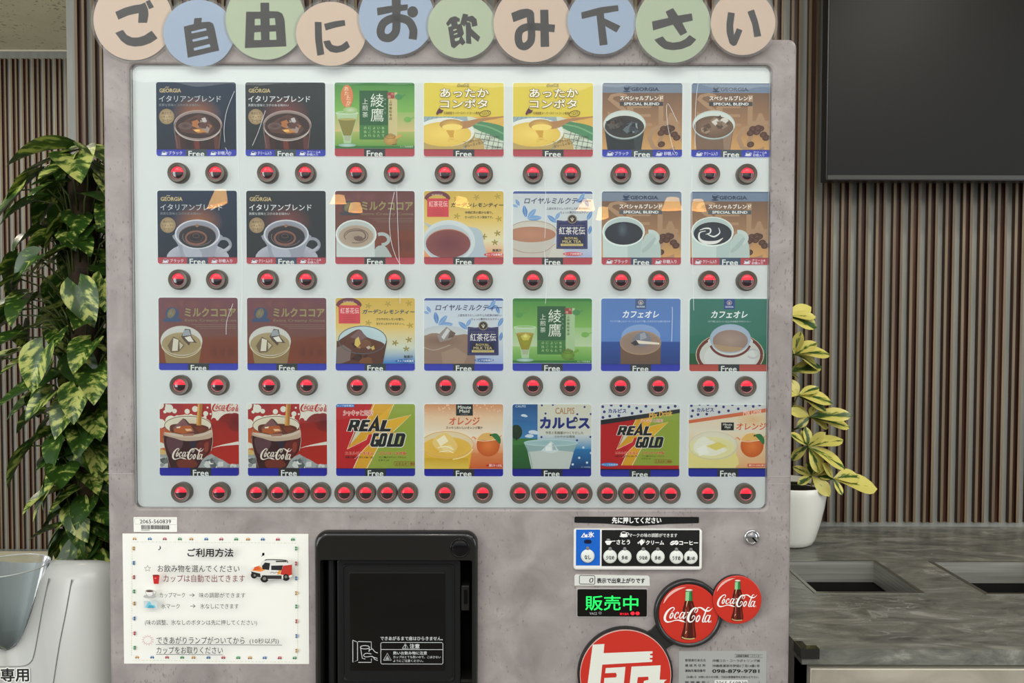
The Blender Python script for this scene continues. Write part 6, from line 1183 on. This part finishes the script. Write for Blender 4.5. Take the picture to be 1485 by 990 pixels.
# ================================================================ LEAF SHAPES
def leaf_mesh(name, L, Wd, heart, fold, droop, m, nv=9, nu=6, tipw=1.0, seed=0):
    R = random.Random(seed); v = []; f = []; c = []
    for i in range(nv + 1):
        t = i / nv
        if heart: w_ = Wd * (math.sin(math.pi * min(1, t ** 0.62 * 1.0)) ** 0.8) * (1 - 0.10 * t) if 0 < t < 1 else 0.0
        else: w_ = Wd * (math.sin(math.pi * t ** 1.35) ** 0.75) if 0 < t < 1 else 0.0
        if i == 0: w_ = Wd * (0.34 if heart else 0.06)
        if i == nv: w_ = 0.0015
        for j in range(nu + 1):
            u = 2 * j / nu - 1
            back = (0.26 * L * (abs(u) ** 1.3) * (1 - t) ** 2.2) if heart else 0
            y = t * L - back; x = u * w_
            z = fold * abs(x) * (1 - 0.3 * t) - droop * L * (t ** 2) + 0.03 * L * math.sin(5 * t + 2.3 * u + seed) * abs(u) * (1 - t * .5)
            v.append((x, y, z)); c.append((0.5 + u * 0.5 * (w_ / Wd), t, 0))
    for i in range(nv):
        for j in range(nu):
            a = i * (nu + 1) + j; f.append((a, a + 1, a + nu + 2, a + nu + 1))
    me = bpy.data.meshes.new(name); me.from_pydata(v, [], f); ca = me.color_attributes.new('Col', 'FLOAT_COLOR', 'POINT')
    ca.data.foreach_set('color', [q for k in c for q in (*k, 1.0)]); me.polygons.foreach_set('use_smooth', [True] * len(f)); me.materials.append(m); me.update(); return me
def orient(o, base, along, normal, scale):
    a = Vector(along).normalized(); n = Vector(normal); n = (n - a * n.dot(a)).normalized(); s = a.cross(n)
    M = Matrix((s, a, n)).transposed().to_4x4(); M = Matrix.Translation(base) @ M @ Matrix.Diagonal((scale, scale, scale, 1)); o.matrix_basis = M
# ---- tall pothos on a moss pole
pc = unproj(124, 500, 0.66); PX, PY = pc.x, 0.66
pt = emp('pothos', (PX, PY, 0), 'tall climbing plant with heart-shaped green and cream leaves, left of the machine', 'plant')
m = MB(); m.lathe_z(PX, PY, [(0.001, 0.06), (0.11, 0.06), (0.15, 0.30), (0.165, 0.33), (0.16, 0.34), (0.14, 0.34), (0.13, 0.29), (0.001, 0.29)], 32); m.lathe_z(PX, PY, [(0.10, 0.0), (0.115, 0.0), (0.11, 0.06)], 32, True); put('pot', m.mesh('pot'), M_cream, pt)
m = MB(); m.smooth = True; m.tube([(PX, PY, 0.28), (PX + 0.005, PY, 1.0), (PX, PY, 1.74)], 0.032, 14); put('moss_pole', m.mesh('moss_pole'), M_bark, pt)
LM = [leaf_mesh('leaf', 1.0, 0.36 + 0.03 * k, True, 0.30 + .1 * k, 0.14 + 0.08 * k, M_pothos, seed=k) for k in range(4)]
R = random.Random(11); stems = MB(); stems.smooth = True
def pleaf(z, phi, rad, L, down, tw=0.0, k=None, anc=None):
    """phi measured from -y (towards the room)"""
    outv = Vector((math.sin(phi), -math.cos(phi), 0)); tan = Vector((math.cos(phi), math.sin(phi), 0))
    base = Vector((PX, PY, z)) + outv * rad
    al = (outv * math.cos(down) + Vector((0, 0, -math.sin(down))) + tan * tw).normalized()
    nrm = outv * math.sin(down) + Vector((0, 0, 1)) * (math.cos(down) + 0.25) + tan * R.uniform(-0.45, 0.45)
    o = bpy.data.objects.new('leaf', LM[R.randrange(4) if k is None else k]); COL.objects.link(o); o.parent = pt
    orient(o, base - Vector((PX, PY, 0)), al, nrm, L)
    st0 = Vector((PX, PY, z - R.uniform(0.03, 0.10))) + outv * 0.03; mid = st0.lerp(base, 0.5) + Vector((0, 0, 0.025))
    stems.tube([st0, mid, base + al * L * 0.03], [0.0028, 0.0022, 0.0018], 5)
N = 282; ga = 2.39996
for i in range(N):
    t = (i + 0.5) / N; z = 0.42 + 1.36 * t; phi = i * ga + R.uniform(-0.3, 0.3); phi = (phi + math.pi) % (2 * math.pi) - math.pi
    if abs(phi) > 2.3 and i % 3: phi *= 0.5
    prof = 0.75 + 0.25 * math.sin(9 * t + 1) 
    back_ = abs(phi) > 1.6
    rad = R.choice((0.055, 0.09, 0.13, 0.16)) * prof * (0.62 if z < 0.99 else 0.86); L = R.uniform(0.066, 0.104); pleaf(z, phi, 0.04 if back_ else rad, min(L, 0.085) if back_ else L, R.uniform(1.0, 1.4) if back_ else R.uniform(0.05, 1.2), R.uniform(-.3, .3) if back_ else R.uniform(-1.0, 1.0))
for (z, phi, rad, L, down, tw) in ((1.805, -1.35, 0.03, 0.135, 0.05, 0.0), (1.79, -0.6, 0.03, 0.13, 0.5, -0.5), (1.78, 0.2, 0.05, 0.12, 0.4, 0.3), (1.74, -1.2, 0.09, 0.12, 0.7, -0.2), (1.70, -0.9, 0.12, 0.13, 0.9, -0.3), (1.32, -1.3, 0.17, 0.12, 0.3, -0.1), (1.42, -1.1, 0.14, 0.13, 0.6, 0.0), (1.80, 0.8, 0.05, 0.12, 0.4, 0.3), (1.12, -1.2, 0.11, 0.11, 0.9, 0.0)):
    pleaf(z, phi, rad, L, down, tw)
put('petiole', stems.mesh('petiole'), M_stem, pt)['kind'] = 'stuff'

# ---- variegated umbrella plant in a white pot on the worktop
px_, pz_ = F(1139, 790, 0.735); SX, SY = px_, 0.735
sp = emp('umbrella_plant', (SX, SY, CT), 'yellow and green variegated umbrella plant in a round white pot beside the machine', 'plant')
m = MB(); m.smooth = True; zt = F(1139, 711, 0.735 - 0.094)[1]
m.lathe_z(SX, SY, [(0.001, CT + 0.0005), (0.055, CT + 0.0005), (0.063, CT + 0.004), (0.069, CT + 0.016), (0.080, CT + 0.055), (0.089, CT + 0.095), (0.094, CT + 0.13), (0.0955, zt - 0.002), (0.0945, zt), (0.090, zt - 0.001), (0.088, zt - 0.02), (0.001, zt - 0.022)], 40)
pot = put('pot', m.mesh('pot'), M_pot, sp); m = MB(); m.lathe_z(SX, SY, [(0.0875, zt - 0.019), (0.04, zt - 0.013), (0.001, zt - 0.012)], 24); put('soil', m.mesh('soil'), M_soil, sp)
SM = [leaf_mesh('leaflet', 1.0, 0.23 + 0.03 * k, False, 0.25, 0.10 + 0.1 * k, M_scheff, 8, 4, seed=10 + k) for k in range(3)]
R2 = random.Random(2); st = MB(); st.smooth = True
trunk = [(SX - 0.01, SY, zt - 0.02), (SX - 0.02, SY, zt + 0.12), (SX - 0.005, SY - 0.01, zt + 0.27), (SX - 0.01, SY, zt + 0.42)]
def whorl(px, py, Y, tips, extra=0):
    """centre at a point on the plane Y, one leaflet towards each tip point"""
    c = unproj(px, py, Y); f0 = max(zt, c.z - 0.05); anchor = Vector((SX - 0.012, SY, f0)); st.tube([anchor, anchor.lerp(c, 0.6) + Vector((0, 0, -0.01)), c], [0.0026, 0.002, 0.0018], 5)
    for tp in tips:
        dy = tp[2] if len(tp) > 2 else R2.uniform(-0.03, 0.02); t = unproj(tp[0], tp[1], Y + dy); al = t - c; L = al.length * 1.08
        al.z += 0.12 * L; nrm = Vector((R2.uniform(-.3, .3), -0.75, 0.75 + R2.uniform(-.2, .3)))
        o = bpy.data.objects.new('leaflet', SM[R2.randrange(3)]); COL.objects.link(o); o.parent = sp; orient(o, c - Vector((SX, SY, CT)), al, nrm, L)
Y0 = 0.70
whorl(1140, 458, Y0, [(1177, 449), (1181, 459), (1183, 472), (1120, 440), (1112, 465), (1135, 430), (1128, 482)])
whorl(1152, 514, Y0 - 0.02, [(1161, 484), (1182, 496), (1202, 513), (1189, 530), (1118, 500), (1120, 530), (1132, 490)])
whorl(1142, 540, Y0, [(1190, 532), (1161, 547), (1112, 548), (1120, 560)])
whorl(1157, 574, Y0 - 0.03, [(1187, 562, 0.0), (1205, 580), (1197, 593), (1166, 580), (1150, 552), (1125, 570)])
whorl(1174, 604, Y0 - 0.02, [(1232, 606), (1229, 622), (1200, 622), (1160, 619), (1145, 598), (1150, 590), (1180, 590)])
whorl(1172, 647, Y0 - 0.05, [(1196, 630), (1221, 641), (1221, 680), (1191, 682), (1149, 666), (1163, 625), (1148, 632), (1173, 622)])
whorl(1177, 690, Y0 - 0.03, [(1152, 678), (1160, 703), (1179, 706), (1201, 716), (1204, 683), (1172, 670), (1192, 676)])
whorl(1208, 694, Y0 - 0.04, [(1247, 690), (1269, 713), (1220, 716), (1196, 676), (1190, 690)])
whorl(1120, 600, Y0, [(1090, 590), (1100, 620), (1130, 575), (1145, 612), (1120, 630)]); whorl(1110, 660, Y0, [(1080, 650), (1090, 680), (1130, 640), (1140, 672), (1110, 690)])
st.tube(trunk, [0.006, 0.005, 0.004, 0.002], 7); put('stem', st.mesh('stem'), M_stem, sp)

# ================================================================ CUP BIN AT LOWER LEFT
bn = emp('cup_bin', (-0.98, 0.37, 0), 'pale grey plastic cup collection bin with rounded corners, left of the machine', 'bin')
BY = 0.20; bxr = F(156, 900, BY)[0]; bzt = F(100, 821, BY)[1]; bxl = -1.30
prof = [(BY, 0.0), (BY, bzt - 0.035)] + [(BY + 0.035 - 0.035 * math.cos(math.radians(a)), bzt - 0.035 + 0.035 * math.sin(math.radians(a))) for a in (20, 40, 60, 75)] + [(BY + 0.04, bzt - 0.0015), (BY + 0.24, bzt - 0.10), (BY + 0.26, bzt - 0.125), (BY + 0.26, 0.0)]
pcy, pcz = BY + 0.13, bzt * 0.5
def sect(x, g):
    return [(x, pcy + (y - pcy) * (1 - g / 0.13), pcz + (z - pcz) * (1 - g / pcz) if z > 0.01 else z) for y, z in prof]
Rr = 0.038; xsn = [(bxl, Rr)] + [(bxl + Rr - Rr * math.cos(math.radians(a)), Rr - Rr * math.sin(math.radians(a))) for a in (30, 60, 90)] + [(bxr - Rr + Rr * math.sin(math.radians(a)), Rr - Rr * math.cos(math.radians(a))) for a in (0, 18, 36, 54, 72, 90)]
m = MB(); m.smooth = True; m.loft([sect(x, g) for x, g in xsn], True, True); body = m.mesh('bin_body')
# paraboloid scoop cut out of the front
uc = F(8, 900, BY)[0]; zt_, zb2 = F(8, 822, BY)[1], F(8, 946, BY)[1]; rt = 57 * (1.12 + BY) / FPX
def para(mb, s, y0, over=0.0, n=36):
    L = []
    for i in range(13):
        t = (i / 12) ** 1.0; z = zb2 + (zt_ - zb2) * t; L.append((max(rt * s * t ** 0.52, 0.0004), z))
    if over: L.append((rt * s * 1.02, zt_ + over))
    mb.lathe_z(uc, y0, L, n, True, bool(over))
cut = MB(); para(cut, 1.0, BY + 0.006, 0.08); cm = cut.mesh('cut')
bo = put('bin_body', body, [M_binbody, M_binhole], bn); co = bpy.data.objects.new('cut', cm); cm.materials.append(M_binbody); cm.materials.append(M_binhole)
for p in cm.polygons: p.material_index = 1
COL.objects.link(co); co.location = -wl(bn) ; co.location = (0, 0, 0)
md = bo.modifiers.new('b', 'BOOLEAN'); md.object = co; md.operation = 'DIFFERENCE'; md.solver = 'EXACT'
bpy.context.view_layer.update(); dg = bpy.context.evaluated_depsgraph_get(); nm = bpy.data.meshes.new_from_object(bo.evaluated_get(dg)); bo.modifiers.clear(); bo.data = nm; bpy.data.objects.remove(co)
cl_ = MB(); cl_.smooth = True; para(cl_, 0.965, BY + 0.006); put('clear_cup_guide', cl_.mesh('clear_cup_guide'), M_clearcup, bn)
m = MB(); m.smooth = True; rr_ = rt * 0.965; m.lathe_z(uc, BY + 0.006, [(rr_, zt_ - 0.0005), (rr_ + 0.0015, zt_ + 0.0008), (rr_, zt_ + 0.002), (rr_ - 0.0012, zt_ + 0.0008), (rr_, zt_ - 0.0005)], 48); put('guide_rim', m.mesh('guide_rim'), mat('clear_rim_edge', (196, 202, 198), 0.12, spec=0.8), bn)
def seam(pts, w=0.0011):
    m = MB(); q = [Vector((F(a, b, BY)[0], BY - 0.0002, F(a, b, BY)[1])) for a, b in crom(pts, 4)]; m.tube(q, w, 4); put('panel_seam', m.mesh('panel_seam'), mat('seam_grey', (150, 152, 147), 0.6), bn)
seam([(71, 838), (62, 880), (54, 925), (49, 950), (44, 960), (34, 965), (10, 966), (-60, 966)]); seam([(104, 840), (95, 890), (86, 935), (77, 992)])
P = Print((-90, 960, 60, 1000), W(-90, 960, 60, 1000, BY), BY - 0.0006); P.text('コップ専用', -62, 969, 42, 988, (34, 34, 32), 0.03, 0.0, 1, outline=(240, 240, 234), ow=0.12); put('bin_lettering', P.mesh('bin_lettering'), M_paper, bn)

# ================================================================ PENDANT LAMPS OF THE HALL (seen mirrored in the clear cover)
M_shade = mat('warm_lamp_shade', (255, 196, 118), 0.6, emit=9.0)
YG = 0.0075; sh = None
for i, (px, py) in enumerate(((315, 289), (487, 291), (515, 308), (668, 296), (845, 295), (872, 309), (975, 299), (1018, 297))):
    D = 8.2 if i not in (2, 5) else 9.0
    v = unproj(px, py, YG + D); loc = (v.x, 2 * YG - v.y, v.z - 0.09)
    e = emp('pendant_lamp', loc, 'glowing hall pendant lamp mirrored in the machine cover, ' + ['leftmost', 'second from left', 'third from left', 'above the middle cards', 'right of the middle cards', 'just right of its twin', 'second from right', 'rightmost'][i], 'lamp', 'pendant lamps mirrored in the machine cover')
    if sh is None:
        a = MB(); a.smooth = True; a.lathe_z(0, 0, [(0.105, 0), (0.070, 0.16), (0.02, 0.17)], 24); sh = a.mesh('lamp_shade'); sh.materials.append(M_shade)
        b = MB(); b.tube([(0, 0, 0.17), (0, 0, 1.1)], 0.004, 6); cd = b.mesh('cord'); cd.materials.append(M_blackmatte)
    for nm_, me in (('lamp_shade', sh), ('cord', cd)):
        q = bpy.data.objects.new(nm_, me); COL.objects.link(q); q.parent = e
